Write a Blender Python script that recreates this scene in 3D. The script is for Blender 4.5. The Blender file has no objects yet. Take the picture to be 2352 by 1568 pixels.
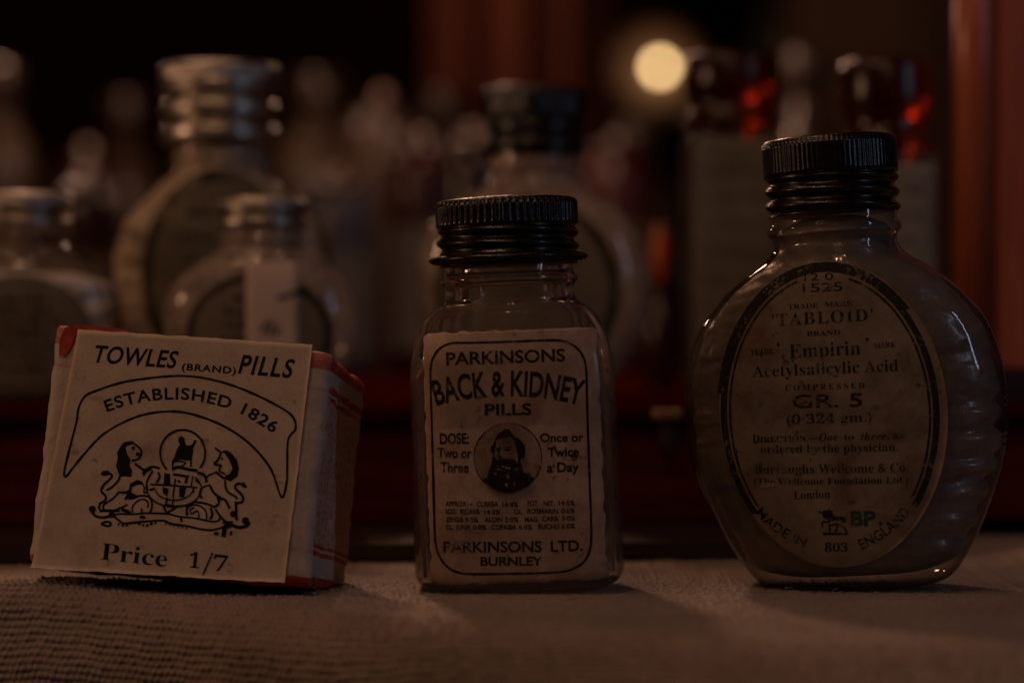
import bpy, math, random
import numpy as np
from mathutils import Vector, Matrix, noise
from mathutils.geometry import tessellate_polygon

random.seed(7)
PI = math.pi
R_ = math.radians
MM = 0.001
scene = bpy.context.scene
COL = scene.collection

# ------------------------------------------------------------------ camera
CAM_D, CAM_H, PXMM = 377.0, 41.1, 14.0          # mm, mm, photo pixels (2352 wide) per mm at the focus plane
cam = bpy.data.cameras.new('camera')
cam_ob = bpy.data.objects.new('camera', cam)
COL.objects.link(cam_ob)
cam_ob.location = (0, -CAM_D * MM, CAM_H * MM)
cam_ob.rotation_euler = (R_(90), 0, 0)
cam.sensor_width = 36
cam.lens = 36 * CAM_D * PXMM / 2352
cam.clip_start = 0.02
cam.clip_end = 30
cam.dof.use_dof = True
cam.dof.focus_distance = (CAM_D + 1.5) * MM
cam.dof.aperture_fstop = cam.lens / 9.4
cam.dof.aperture_blades = 0
scene.camera = cam_ob

# ------------------------------------------------------------------ world, exposure
w = bpy.data.worlds.new('World')
scene.world = w
w.use_nodes = True
w.node_tree.nodes['Background'].inputs[0].default_value = (1.0, 0.50, 0.34, 1)
w.node_tree.nodes['Background'].inputs[1].default_value = 0.004
vs = scene.view_settings
vs.view_transform = 'Standard'
vs.look = 'None'
vs.exposure = 0
vs.gamma = 1
vs.use_curve_mapping = False
scene.render.engine = 'CYCLES'
cy = scene.cycles
cy.use_denoising = True
try:
    cy.denoiser = 'OPENIMAGEDENOISE'
    cy.denoising_input_passes = 'RGB_ALBEDO_NORMAL'
except Exception:
    pass
cy.max_bounces = 14
cy.transparent_max_bounces = 24
cy.transmission_bounces = 12
cy.glossy_bounces = 6
cy.diffuse_bounces = 3
cy.sample_clamp_indirect = 2.0
cy.sample_clamp_direct = 0
cy.blur_glossy = 0.3
cy.caustics_reflective = False
cy.use_adaptive_sampling = False


def lamp(kind, name, loc, power, color, size=0.05, size_y=None, target=None):
    l = bpy.data.lights.new(name, kind)
    l.energy = power
    l.color = color
    o = bpy.data.objects.new(name, l)
    COL.objects.link(o)
    o.location = [c * MM for c in loc]
    if kind == 'AREA':
        l.size = size
        if size_y:
            l.shape = 'RECTANGLE'
            l.size_y = size_y
        else:
            l.shape = 'DISK'
    else:
        l.shadow_soft_size = size
    if target is not None:
        d = Vector([c * MM for c in target]) - o.location
        o.rotation_euler = d.to_track_quat('-Z', 'Y').to_euler()
    return o


WARM = (1.0, 0.535, 0.31)
for i_ in range(5):      # chandelier high on the left
    a_ = i_ * 2 * PI / 5 + 0.4
    lamp('POINT', 'chandelier_bulb', (-150 + 75 * math.cos(a_), -200 + 75 * math.sin(a_), 500 + 12 * (i_ % 2)), 0.29, WARM, 0.010)
for i_ in range(3):      # second cluster behind the camera
    lamp('POINT', 'pendant_bulb', (-70 + 65 * i_, -620 + 30 * (i_ % 2), 440), 0.15, WARM, 0.010)
lamp('AREA', 'window', (560, -330, 270), 0.19, (0.56, 0.68, 1.0), 0.03, 0.32, (60, 0, 40))
lamp('AREA', 'side_lamp', (-560, -60, 190), 0.34, WARM, 0.07, None, (20, 20, 50))
lamp('POINT', 'back_row_fill', (-150, 60, 400), 0.20, WARM, 0.009)  # unseen points added to brighten the back row of flasks
lamp('POINT', 'back_row_fill', (70, 50, 430), 0.05, WARM, 0.009)
lamp('POINT', 'jar_fill', (-15, 470, 225), 0.36, (1.0, 0.56, 0.38), 0.012)  # fill points added above the far jars to light their knobs
lamp('POINT', 'jar_fill', (-200, 590, 225), 0.30, (1.0, 0.56, 0.38), 0.012)
lamp('POINT', 'curtain_fill', (-250, 900, 800), 9.0, (1.0, 0.52, 0.32), 0.05)  # added overhead fill that brightens the curtain

# ------------------------------------------------------------------ node helpers


def mat(name):
    m = bpy.data.materials.new(name)
    m.use_nodes = True
    nt = m.node_tree
    b = nt.nodes['Principled BSDF']
    return m, nt, b


def setp(b, **k):
    names = {'color': 'Base Color', 'rough': 'Roughness', 'metal': 'Metallic', 'trans': 'Transmission Weight',
             'ior': 'IOR', 'coat': 'Coat Weight', 'coat_rough': 'Coat Roughness', 'spec': 'Specular IOR Level',
             'sheen': 'Sheen Weight', 'alpha': 'Alpha', 'sss': 'Subsurface Weight'}
    for a, v in k.items():
        i = b.inputs[names[a]]
        if a == 'color':
            v = tuple(v) + (1,)
        i.default_value = v


def N(nt, t, **k):
    n = nt.nodes.new(t)
    for a, v in k.items():
        setattr(n, a, v)
    return n


def noise_node(nt, vec, scale, detail=4, rough=0.55, dist=0.0):
    n = N(nt, 'ShaderNodeTexNoise')
    n.inputs['Scale'].default_value = scale
    n.inputs['Detail'].default_value = detail
    n.inputs['Roughness'].default_value = rough
    n.inputs['Distortion'].default_value = dist
    if vec is not None:
        nt.links.new(vec, n.inputs['Vector'])
    return n.outputs['Fac']


def ramp(nt, fac, stops, interp='LINEAR'):
    r = N(nt, 'ShaderNodeValToRGB')
    cr = r.color_ramp
    cr.interpolation = interp
    while len(cr.elements) < len(stops):
        cr.elements.new(0.5)
    for e, (p, c) in zip(cr.elements, stops):
        e.position = p
        e.color = tuple(c) + (1,) if len(c) == 3 else c
    nt.links.new(fac, r.inputs['Fac'])
    return r.outputs['Color']


def mixc(nt, fac, a, b, blend='MIX'):
    m = N(nt, 'ShaderNodeMix', data_type='RGBA', blend_type=blend)
    for s, v in ((0, fac), (6, a), (7, b)):
        if isinstance(v, (int, float)):
            m.inputs[s].default_value = v
        elif isinstance(v, tuple):
            m.inputs[s].default_value = v + (1,) if len(v) == 3 else v
        else:
            nt.links.new(v, m.inputs[s])
    return m.outputs[2]


def math_n(nt, op, a, b=None, c=None):
    m = N(nt, 'ShaderNodeMath', operation=op)
    for i, v in enumerate((a, b, c)):
        if v is None:
            continue
        if isinstance(v, (int, float)):
            m.inputs[i].default_value = v
        else:
            nt.links.new(v, m.inputs[i])
    return m.outputs[0]


def bump(nt, b, h, strength, dist):
    n = N(nt, 'ShaderNodeBump')
    n.inputs['Strength'].default_value = strength
    n.inputs['Distance'].default_value = dist
    nt.links.new(h, n.inputs['Height'])
    nt.links.new(n.outputs['Normal'], b.inputs['Normal'])
    return n


def objco(nt):
    return N(nt, 'ShaderNodeTexCoord').outputs['Object']


def paper(name, c1, c2, stain, seed, speck=0.0, stain_lo=0.60, fibre=0.00006):
    m, nt, b = mat(name)
    co = objco(nt)
    mp = N(nt, 'ShaderNodeMapping')
    mp.inputs['Location'].default_value = (seed * 3.1, seed * 1.7, seed * 2.3)
    nt.links.new(co, mp.inputs['Vector'])
    v = mp.outputs['Vector']
    f1 = noise_node(nt, v, 160, 6, 0.65)
    col = mixc(nt, ramp(nt, f1, [(0.3, (0, 0, 0)), (0.7, (1, 1, 1))]), c1, c2)
    f2 = noise_node(nt, v, 75, 5, 0.6, 0.6)
    col = mixc(nt, ramp(nt, f2, [(stain_lo, (0, 0, 0)), (stain_lo + 0.16, (0.8, 0.8, 0.8))]), col, stain)
    if speck:
        f3 = noise_node(nt, v, 520, 3, 0.6)
        f4 = noise_node(nt, v, 95, 2, 0.5)
        s = math_n(nt, 'MULTIPLY', ramp(nt, f3, [(0.60, (0, 0, 0)), (0.68, (1, 1, 1))]),
                   ramp(nt, f4, [(0.45, (0, 0, 0)), (0.62, (speck, speck, speck))]))
        col = mixc(nt, s, col, tuple(x * 0.32 for x in stain))
    fine = noise_node(nt, v, 1600, 3, 0.6)
    col = mixc(nt, 0.22, col, ramp(nt, fine, [(0.3, (0.35, 0.35, 0.35)), (0.7, (1, 1, 1))]), 'MULTIPLY')
    nt.links.new(col, b.inputs['Base Color'])
    setp(b, rough=0.75, spec=0.25)
    h = math_n(nt, 'ADD', noise_node(nt, v, 900, 4, 0.6), math_n(nt, 'MULTIPLY', noise_node(nt, v, 120, 2), 2.0))
    bump(nt, b, h, 0.5, fibre)
    return m


def ink(name, c, under, wear=0.62):
    m, nt, b = mat(name)
    co = objco(nt)
    f = noise_node(nt, co, 1300, 4, 0.7)
    g = noise_node(nt, co, 160, 2, 0.5)
    s = math_n(nt, 'ADD', math_n(nt, 'MULTIPLY', f, 0.75), math_n(nt, 'MULTIPLY', g, 0.45))
    col = mixc(nt, ramp(nt, s, [(wear, (0, 0, 0)), (wear + 0.12, (0.8, 0.8, 0.8))]), c, under)
    nt.links.new(col, b.inputs['Base Color'])
    setp(b, rough=0.8, spec=0.15)
    return m


def thin_glass(name, face, edge, rough=0.02, dust=0.03, dustcol=(0.6, 0.5, 0.42), f0=0.045, bmp=0.35):
    m, nt, b = mat(name)
    nt.nodes.remove(b)
    out = nt.nodes['Material Output']
    lw = N(nt, 'ShaderNodeLayerWeight')
    lw.inputs['Blend'].default_value = 0.35
    tint = mixc(nt, lw.outputs['Facing'], face, edge)
    tr = N(nt, 'ShaderNodeBsdfTransparent')
    nt.links.new(tint, tr.inputs['Color'])
    gl = N(nt, 'ShaderNodeBsdfGlossy')
    gl.inputs['Roughness'].default_value = rough
    df = N(nt, 'ShaderNodeBsdfDiffuse')
    df.inputs['Color'].default_value = dustcol + (1,)
    lf = N(nt, 'ShaderNodeLayerWeight')
    lf.inputs['Blend'].default_value = 0.5
    frs = math_n(nt, 'ADD', math_n(nt, 'MULTIPLY', math_n(nt, 'POWER', lf.outputs['Facing'], 4.0), 0.75), f0)
    m1 = N(nt, 'ShaderNodeMixShader')
    co = objco(nt)
    dn = ramp(nt, noise_node(nt, co, 190, 5, 0.65), [(0.35, (dust * 0.4,) * 3), (0.7, (dust * 1.6,) * 3)])
    nt.links.new(dn, m1.inputs[0])
    nt.links.new(tr.outputs[0], m1.inputs[1])
    nt.links.new(df.outputs[0], m1.inputs[2])
    m2 = N(nt, 'ShaderNodeMixShader')
    nt.links.new(frs, m2.inputs[0])
    nt.links.new(m1.outputs[0], m2.inputs[1])
    nt.links.new(gl.outputs[0], m2.inputs[2])
    bp = N(nt, 'ShaderNodeBump')
    bp.inputs['Strength'].default_value = bmp
    bp.inputs['Distance'].default_value = 0.0006
    nt.links.new(noise_node(nt, co, 95, 3, 0.5), bp.inputs['Height'])
    nt.links.new(bp.outputs['Normal'], gl.inputs['Normal'])
    nt.links.new(m2.outputs[0], out.inputs['Surface'])
    return m


def real_glass(name, color, dust=0.05, rough=0.0):
    m, nt, b = mat(name)
    out = nt.nodes['Material Output']
    setp(b, color=color, rough=rough, trans=1.0, ior=1.48)
    co = objco(nt)
    bump(nt, b, noise_node(nt, co, 110, 3, 0.5), 0.25, 0.0005)
    df = N(nt, 'ShaderNodeBsdfDiffuse')
    df.inputs['Color'].default_value = (0.55, 0.46, 0.38, 1)
    mx = N(nt, 'ShaderNodeMixShader')
    dn = ramp(nt, noise_node(nt, co, 170, 6, 0.7), [(0.35, (dust * 0.35,) * 3), (0.72, (dust * 1.7,) * 3)])
    nt.links.new(dn, mx.inputs[0])
    nt.links.new(b.outputs[0], mx.inputs[1])
    nt.links.new(df.outputs[0], mx.inputs[2])
    nt.links.new(mx.outputs[0], out.inputs['Surface'])
    return m


def simple(name, color, rough=0.5, metal=0.0, coat=0.0, var=0.25, scale=120, bmp=0.0, bscale=300, spec=0.5):
    m, nt, b = mat(name)
    co = objco(nt)
    f = noise_node(nt, co, scale, 5, 0.6)
    lo = tuple(c * (1 - var) for c in color)
    hi = tuple(min(1, c * (1 + var)) for c in color)
    nt.links.new(ramp(nt, f, [(0.3, lo), (0.7, hi)]), b.inputs['Base Color'])
    setp(b, rough=rough, metal=metal, coat=coat, coat_rough=0.12, spec=spec)
    rr = ramp(nt, noise_node(nt, co, scale * 2.3, 4, 0.6), [(0.3, (rough * 0.75,) * 3), (0.7, (min(1, rough * 1.3),) * 3)])
    nt.links.new(rr, b.inputs['Roughness'])
    if bmp:
        bump(nt, b, noise_node(nt, co, bscale, 4, 0.6), 0.6, bmp)
    return m


def wood(name, c1, c2, rough=0.3, axis=(1, 14, 14), coat=0.15, scale=30, spec=0.5):
    m, nt, b = mat(name)
    mp = N(nt, 'ShaderNodeMapping')
    mp.inputs['Scale'].default_value = axis
    nt.links.new(objco(nt), mp.inputs['Vector'])
    f = noise_node(nt, mp.outputs[0], scale, 7, 0.62, 1.2)
    nt.links.new(ramp(nt, f, [(0.3, c1), (0.68, c2)]), b.inputs['Base Color'])
    setp(b, rough=rough, coat=coat, coat_rough=0.2, spec=spec)
    bump(nt, b, f, 0.3, 0.0004)
    return m


PAPER_ROSE = (0.62, 0.47, 0.37)
M_label_c = paper('paper_aged', (0.36, 0.245, 0.175), (0.60, 0.44, 0.335), (0.29, 0.16, 0.10), 1, 0.9, 0.565)
M_label_p = paper('paper_card', (0.52, 0.41, 0.315), (0.66, 0.53, 0.41), (0.38, 0.26, 0.175), 2, 0.5, 0.555, 0.00005)
M_label_o = paper('paper_oval', (0.16, 0.118, 0.080), (0.31, 0.235, 0.16), (0.12, 0.060, 0.032), 3, 1.0, 0.53)
M_label_b = paper('paper_dull', (0.15, 0.125, 0.085), (0.21, 0.17, 0.115), (0.10, 0.075, 0.05), 4, 0.3, 0.6)
M_label_g = paper('paper_grey', (0.20, 0.19, 0.175), (0.28, 0.265, 0.24), (0.22, 0.20, 0.17), 5, 0.2, 0.6)
M_strip = paper('paper_strip', (0.60, 0.48, 0.40), (0.66, 0.54, 0.45), (0.5, 0.4, 0.32), 6, 0.0, 0.7)
M_ink_c = ink('ink_brown_black', (0.020, 0.010, 0.009), (0.40, 0.28, 0.21), 0.67)
M_ink_p = ink('ink_black', (0.012, 0.010, 0.010), (0.4, 0.3, 0.24), 0.80)
M_ink_o = ink('ink_worn_black', (0.022, 0.018, 0.014), (0.24, 0.18, 0.125), 0.635)
M_ink_g = ink('ink_green', (0.02, 0.055, 0.035), (0.30, 0.26, 0.17), 0.68)
M_ink_faint = ink('faded_grey_ink', (0.11, 0.10, 0.09), (0.2, 0.19, 0.17), 0.55)
M_ink_pale = ink('paper_show_through', (0.30, 0.20, 0.15), (0.4, 0.28, 0.2), 0.6)
M_glass_c = real_glass('clear_old_glass', (0.93, 0.90, 0.86), 0.07)
M_glass_t = thin_glass('flask_glass', (0.95, 0.93, 0.90), (0.30, 0.25, 0.22), 0.035, 0.05)
M_glass_b = thin_glass('dusty_flask_glass', (0.93, 0.90, 0.86), (0.25, 0.20, 0.16), 0.06, 0.10)
M_glass_h = thin_glass('hazy_flask_glass', (0.92, 0.88, 0.83), (0.55, 0.46, 0.39), 0.07, 0.42)
M_tape = thin_glass('clear_tape', (0.99, 0.985, 0.975), (0.9, 0.87, 0.83), 0.18, 0.02, (0.6, 0.5, 0.42), 0.02, 0.1)
M_cap = simple('black_enamel', (0.006, 0.004, 0.0036), 0.28, 0, 0.12, 0.5, 400, 0.00005, 900)
M_alu = simple('dull_aluminium', (0.46, 0.425, 0.37), 0.37, 1.0, 0, 0.3, 250, 0.00008, 500)
M_cotton = simple('cotton_wool', (0.80, 0.78, 0.76), 0.95, 0, 0, 0.15, 260, 0.0004, 420, 0.1)
M_cotton_d = simple('yellowed_cotton_wool', (0.74, 0.64, 0.52), 0.95, 0, 0, 0.25, 200, 0.0004, 350, 0.1)
M_wad = simple('crumpled_cellophane', (0.20, 0.17, 0.15), 0.30, 0, 0.35, 0.3, 160, 0.0004, 300, 0.5)
M_amber = real_glass('amber_glass', (0.13, 0.009, 0.002), 0.0, 0.26)
M_amber.node_tree.nodes['Principled BSDF'].inputs['Transmission Weight'].default_value = 0.85
M_mahog = wood('mahogany', (0.030, 0.0026, 0.0012), (0.100, 0.0095, 0.004), 0.6, (1, 14, 14), 0.0, 30, 0.10)
M_lid = wood('worn_mahogany', (0.022, 0.0018, 0.0008), (0.062, 0.0060, 0.0024), 0.7, (1, 14, 14), 0.0, 30, 0.0)
M_base = wood('dark_wood_and_shade', (0.012, 0.005, 0.004), (0.03, 0.012, 0.008), 0.45)
M_redbox = wood('red_polished_wood', (0.35, 0.085, 0.038), (0.52, 0.135, 0.062), 0.40, (14, 14, 1), 0.5)
M_brass = simple('brass', (0.60, 0.40, 0.20), 0.30, 1.0, 0, 0.2, 200)
M_wall = wood('wall_boards', (0.007, 0.0010, 0.0006), (0.017, 0.0030, 0.0018), 0.7, (9, 9, 0.7), 0.0, 6, 0.05)
M_curtain = simple('red_curtain_cloth', (0.24, 0.075, 0.045), 0.9, 0, 0, 0.25, 40)
M_porcelain = simple('pink_porcelain', (0.50, 0.33, 0.28), 0.25, 0, 0.3, 0.08, 80)
M_darkjar = simple('dark_glazed_jar', (0.035, 0.012, 0.010), 0.22, 0, 0.3, 0.3, 60)
M_bluejar = simple('grey_blue_glaze', (0.085, 0.085, 0.105), 0.3, 0, 0.2, 0.15, 60)
M_redjar = simple('red_glaze', (0.060, 0.008, 0.006), 0.3, 0, 0.2, 0.2, 60)
M_creamjar = simple('cream_glaze', (0.085, 0.055, 0.040), 0.35, 0, 0.2, 0.12, 60)
M_glint_knob = simple('pale_knob_glint', (0.80, 0.66, 0.56), 0.25, 0.0, 0, 0.08, 100)  # pale colour stands in for glints on far glass
M_vial = simple('orange_glint', (0.62, 0.12, 0.045), 0.3, 0, 0.4, 0.15, 80)  # painted as the orange highlight of amber glass

m, nt, b = mat('lamp_bulb')
setp(b, color=(0.8, 0.7, 0.5))
b.inputs['Emission Color'].default_value = (1.0, 0.655, 0.29, 1)
b.inputs['Emission Strength'].default_value = 11
M_bulb = m
M_reflector = simple('dark_bronze_enamel', (0.30, 0.165, 0.125), 0.5, 0, 0, 0.06, 20)

# ------------------------------------------------------------------ mesh helpers (all coordinates in millimetres)


def mesh_obj(name, verts, faces, material, parent=None, smooth=True, mats=None, fmat=None):
    me = bpy.data.meshes.new(name)
    me.from_pydata([(x * MM, y * MM, z * MM) for x, y, z in verts], [], faces)
    for mm in (mats or [material]):
        me.materials.append(mm)
    if fmat:
        me.polygons.foreach_set('material_index', fmat)
    if smooth:
        me.polygons.foreach_set('use_smooth', [True] * len(me.polygons))
    me.update()
    o = bpy.data.objects.new(name, me)
    COL.objects.link(o)
    if parent is not None:
        o.parent = parent
    return o


def tag(o, label, cat, group=None):
    o['label'] = label
    o['category'] = cat
    if group:
        o['group'] = group
    return o


def thing(name, label, cat, loc, yaw=0, pitch=0, roll=0, group=None):
    o = bpy.data.objects.new(name, None)
    o.empty_display_size = 0.01
    COL.objects.link(o)
    Mx = Matrix.Translation(Vector(loc) * MM) @ Matrix.Rotation(R_(yaw), 4, 'Z') @ Matrix.Rotation(R_(pitch), 4, 'X') @ Matrix.Rotation(R_(roll), 4, 'Y')
    o.matrix_world = Mx
    tag(o, label, cat, group)
    return o, Mx


def structure(o):
    o['kind'] = 'structure'
    return o


def interp(sections, zs):
    """smooth (monotone cubic) interpolation of section columns over z"""
    S = np.array(sections, float)
    z = S[:, 0]
    out = []
    for c in range(1, S.shape[1]):
        y = S[:, c]
        h = np.diff(z)
        d = np.diff(y) / h
        mm_ = np.zeros(len(z))
        for i in range(1, len(z) - 1):
            if d[i - 1] * d[i] > 0:
                w1, w2 = 2 * h[i] + h[i - 1], h[i] + 2 * h[i - 1]
                mm_[i] = (w1 + w2) / (w1 / d[i - 1] + w2 / d[i])
        mm_[0], mm_[-1] = d[0], d[-1]
        idx = np.clip(np.searchsorted(z, zs) - 1, 0, len(z) - 2)
        t = (zs - z[idx]) / h[idx]
        hh = h[idx]
        out.append((2 * t**3 - 3 * t**2 + 1) * y[idx] + (t**3 - 2 * t**2 + t) * hh * mm_[idx]
                   + (-2 * t**3 + 3 * t**2) * y[idx + 1] + (t**3 - t**2) * hh * mm_[idx + 1])
    return out


def spow(v, p):
    return math.copysign(abs(v) ** p, v)


class Flask:
    """body of superellipse sections (z, half width, half depth, exponent)"""

    def __init__(self, sections, step=0.5):
        self.s = sections
        self.z0, self.z1 = sections[0][0], sections[-1][0]
        n = int((self.z1 - self.z0) / step) + 1
        self.zs = np.linspace(self.z0, self.z1, n)
        self.hw, self.hd, self.n = interp(sections, self.zs)

    def at(self, z):
        return (float(np.interp(z, self.zs, self.hw)), float(np.interp(z, self.zs, self.hd)), float(np.interp(z, self.zs, self.n)))

    def front(self, x, z, off=0.0):
        hw, hd, n = self.at(z)
        t = min(0.985, abs(x) / hw)
        return -hd * (1 - t ** n) ** (1 / n) - off

    def rings(self, seg, inset=0.0, zlo=None, zhi=None, mod=None):
        zs = [z for z in self.zs if (zlo is None or z >= zlo) and (zhi is None or z <= zhi)]
        rr = []
        for z in zs:
            hw, hd, n = self.at(z)
            hw, hd = max(0.3, hw - inset), max(0.3, hd - inset)
            r = []
            for k in range(seg):
                a = 2 * PI * k / seg
                c, s = math.cos(a), math.sin(a)
                x, y = hw * spow(c, 2 / n), hd * spow(s, 2 / n)
                if mod:
                    x, y = mod(x, y, z, a, hw)
                r.append((x, y, z))
            rr.append(r)
        return rr


def loft(rings, cap_lo=True, cap_hi=True):
    v, f = [], []
    seg = len(rings[0])
    for r in rings:
        v += r
    for i in range(len(rings) - 1):
        for k in range(seg):
            a, b_ = i * seg + k, i * seg + (k + 1) % seg
            f.append((a, b_, b_ + seg, a + seg))
    if cap_lo:
        c = [sum(p[j] for p in rings[0]) / seg for j in range(3)]
        v.append(tuple(c))
        ci = len(v) - 1
        f += [(ci, (k + 1) % seg, k) for k in range(seg)]
    if cap_hi:
        c = [sum(p[j] for p in rings[-1]) / seg for j in range(3)]
        v.append(tuple(c))
        ci = len(v) - 1
        o = (len(rings) - 1) * seg
        f += [(ci, o + k, o + (k + 1) % seg) for k in range(seg)]
    return v, f


def flask_shell(fl, name, material, parent, wall=None, seg=112, mod=None):
    outer = fl.rings(seg, mod=mod)
    if wall is None:
        v, f = loft(outer)
    else:
        inner = fl.rings(seg, wall, zlo=fl.z0 + wall * 1.6)
        v, f = loft(outer + inner[::-1], True, True)
    return mesh_obj(name, v, f, material, parent)


def lathe(profile, seg=64, mod=None):
    rr = []
    for r, z in profile:
        ring = []
        for k in range(seg):
            a = 2 * PI * k / seg
            q = r if mod is None else mod(r, z, a)
            ring.append((q * math.cos(a), q * math.sin(a), z))
        rr.append(ring)
    return loft(rr)


def box(x0, x1, y0, y1, z0, z1):
    v = [(x, y, z) for z in (z0, z1) for y in (y0, y1) for x in (x0, x1)]
    f = [(0, 2, 3, 1), (4, 5, 7, 6), (0, 1, 5, 4), (2, 6, 7, 3), (0, 4, 6, 2), (1, 3, 7, 5)]
    return v, f


def bevel(o, wmm, segs=3):
    md = o.modifiers.new('bevel', 'BEVEL')
    md.width = wmm * MM
    md.segments = segs
    md.limit_method = 'ANGLE'
    return o


# ------------------------------------------------------------------ printing: lettering and line art on a label
_font_cache = {}


def glyphs(text, offset=0.0, spacing=1.0):
    key = (text, offset, spacing)
    if key in _font_cache:
        return _font_cache[key]
    c = bpy.data.curves.new('lettering', 'FONT')
    c.body = text
    c.offset = offset
    c.space_character = spacing
    c.resolution_u = 4
    o = bpy.data.objects.new('lettering', c)
    COL.objects.link(o)
    dg = bpy.context.evaluated_depsgraph_get()
    me = o.evaluated_get(dg).to_mesh()
    vv = np.array([tuple(p.co)[:2] for p in me.vertices])
    ff = [tuple(p.vertices) for p in me.polygons]
    o.evaluated_get(dg).to_mesh_clear()
    bpy.data.objects.remove(o)
    bpy.data.curves.remove(c)
    x0, x1 = vv[:, 0].min(), vv[:, 0].max()
    vv[:, 0] -= x0
    _font_cache[key] = (vv, ff, x1 - x0)
    return _font_cache[key]


def serif(s):
    o = ''
    for ch in s:
        if 'A' <= ch <= 'Z':
            o += chr(0x1D400 + ord(ch) - 65)
        elif 'a' <= ch <= 'z':
            o += chr(0x1D41A + ord(ch) - 97)
        elif '0' <= ch <= '9':
            o += chr(0x1D7CE + ord(ch) - 48)
        else:
            o += ch
    return o


def serif_it(s):
    o = ''
    for ch in s:
        if 'A' <= ch <= 'Z':
            o += chr(0x1D468 + ord(ch) - 65)
        elif 'a' <= ch <= 'z':
            o += chr(0x1D482 + ord(ch) - 97)
        else:
            o += ch
    return o


def smooth_path(pts, k=6, closed=False):
    P = [np.array(p, float) for p in pts]
    n = len(P)
    if n < 3:
        return P
    out = []
    rng = n if closed else n - 1
    for i in range(rng):
        p1, p2 = P[i], P[(i + 1) % n]
        p0 = P[(i - 1) % n] if (closed or i > 0) else 2 * p1 - p2
        p3 = P[(i + 2) % n] if (closed or i + 2 < n) else 2 * p2 - p1
        for j in range(k):
            t = j / k
            out.append(0.5 * ((2 * p1) + (-p0 + p2) * t + (2 * p0 - 5 * p1 + 4 * p2 - p3) * t * t + (-p0 + 3 * p1 - 3 * p2 + p3) * t ** 3))
    if not closed:
        out.append(P[-1])
    return out


class Print:
    """collects flat shapes measured on the photographed label; the label's own plane turns them into millimetres"""

    def __init__(self, Mx, yplane, surf, tf=lambda p: p):
        self.inv = Mx.inverted()
        self.yp, self.surf, self.tf = yplane, surf, tf
        self.v, self.f, self.fm, self.layer = [], [], [], 0

    def local(self, p):
        px, py = self.tf(p)
        d = self.inv.to_3x3() @ Vector(((px - 1176) / PXMM, CAM_D, (784 - py) / PXMM))
        o = (self.inv @ (Vector((0, -CAM_D, CAM_H)) * MM)) / MM
        t = (self.yp - o.y) / d.y
        q = o + d * t
        return q.x, q.z

    def add(self, pts, faces, mi=0):
        self.layer += 1
        off = 0.03 + 0.0006 * self.layer
        base = len(self.v)
        for p in pts:
            x, z = self.local(p)
            self.v.append((x, self.surf(x, z) - off, z))
        self.f += [tuple(base + i for i in q) for q in faces]
        self.fm += [mi] * len(faces)

    def text(self, s, path, h, offset=0.0, shear=0.0, mi=0, spacing=1.0, cap=0.692):
        vv, ff, wd = glyphs(s, offset, spacing)
        P = smooth_path(path, 8) if len(path) > 2 else [np.array(p, float) for p in path]
        L = [0.0]
        for a, b_ in zip(P, P[1:]):
            L.append(L[-1] + float(np.hypot(*(b_ - a))))
        out = []
        for x, y in vv:
            v = y / cap * h
            s_ = (x / wd) * L[-1] + v * shear
            i = int(np.clip(np.searchsorted(L, s_) - 1, 0, len(P) - 2))
            dv = (P[i + 1] - P[i]) / max(1e-6, L[i + 1] - L[i])
            # blend direction along curved baselines so letters do not break
            if len(P) > 2:
                j0, j1 = max(0, i - 3), min(len(P) - 1, i + 4)
                dd = P[j1] - P[j0]
                dd = dd / np.hypot(*dd)
            else:
                dd = dv
            q = P[i] + dv * (s_ - L[i]) + np.array((dd[1], -dd[0])) * v
            out.append(q)
        self.add(out, ff, mi)

    def stroke(self, pts, wd, smooth=True, closed=False, mi=0, jitter=0.0):
        P = smooth_path(pts, 5, closed) if smooth else [np.array(p, float) for p in pts]
        n = len(P)
        out, fs = [], []
        for i in range(n):
            a = P[i - 1] if (i > 0 or closed) else P[i]
            c = P[(i + 1) % n] if (i < n - 1 or closed) else P[i]
            t = c - a
            t = t / max(1e-6, np.hypot(*t))
            nn = np.array((-t[1], t[0])) * wd / 2 * (1 + jitter * (random.random() - 0.5))
            out += [P[i] + nn, P[i] - nn]
        m_ = n if closed else n - 1
        for i in range(m_):
            j = (i + 1) % n
            fs.append((2 * i, 2 * j, 2 * j + 1, 2 * i + 1))
        self.add(out, fs, mi)

    def fill(self, pts, smooth=True, mi=0):
        P = smooth_path(pts, 4, True) if smooth else pts
        tris = tessellate_polygon([[Vector((p[0], p[1], 0)) for p in P]])
        self.add(P, [tuple(t) for t in tris], mi)

    def blob(self, c, rx, ry=None, mi=0):
        ry = ry or rx
        self.fill([(c[0] + rx * math.cos(a), c[1] + ry * math.sin(a)) for a in np.linspace(0, 2 * PI, 14)[:-1]], False, mi)

    def build(self, name, mats, parent):
        return mesh_obj(name, self.v, self.f, None, parent, False, mats, self.fm)


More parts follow.
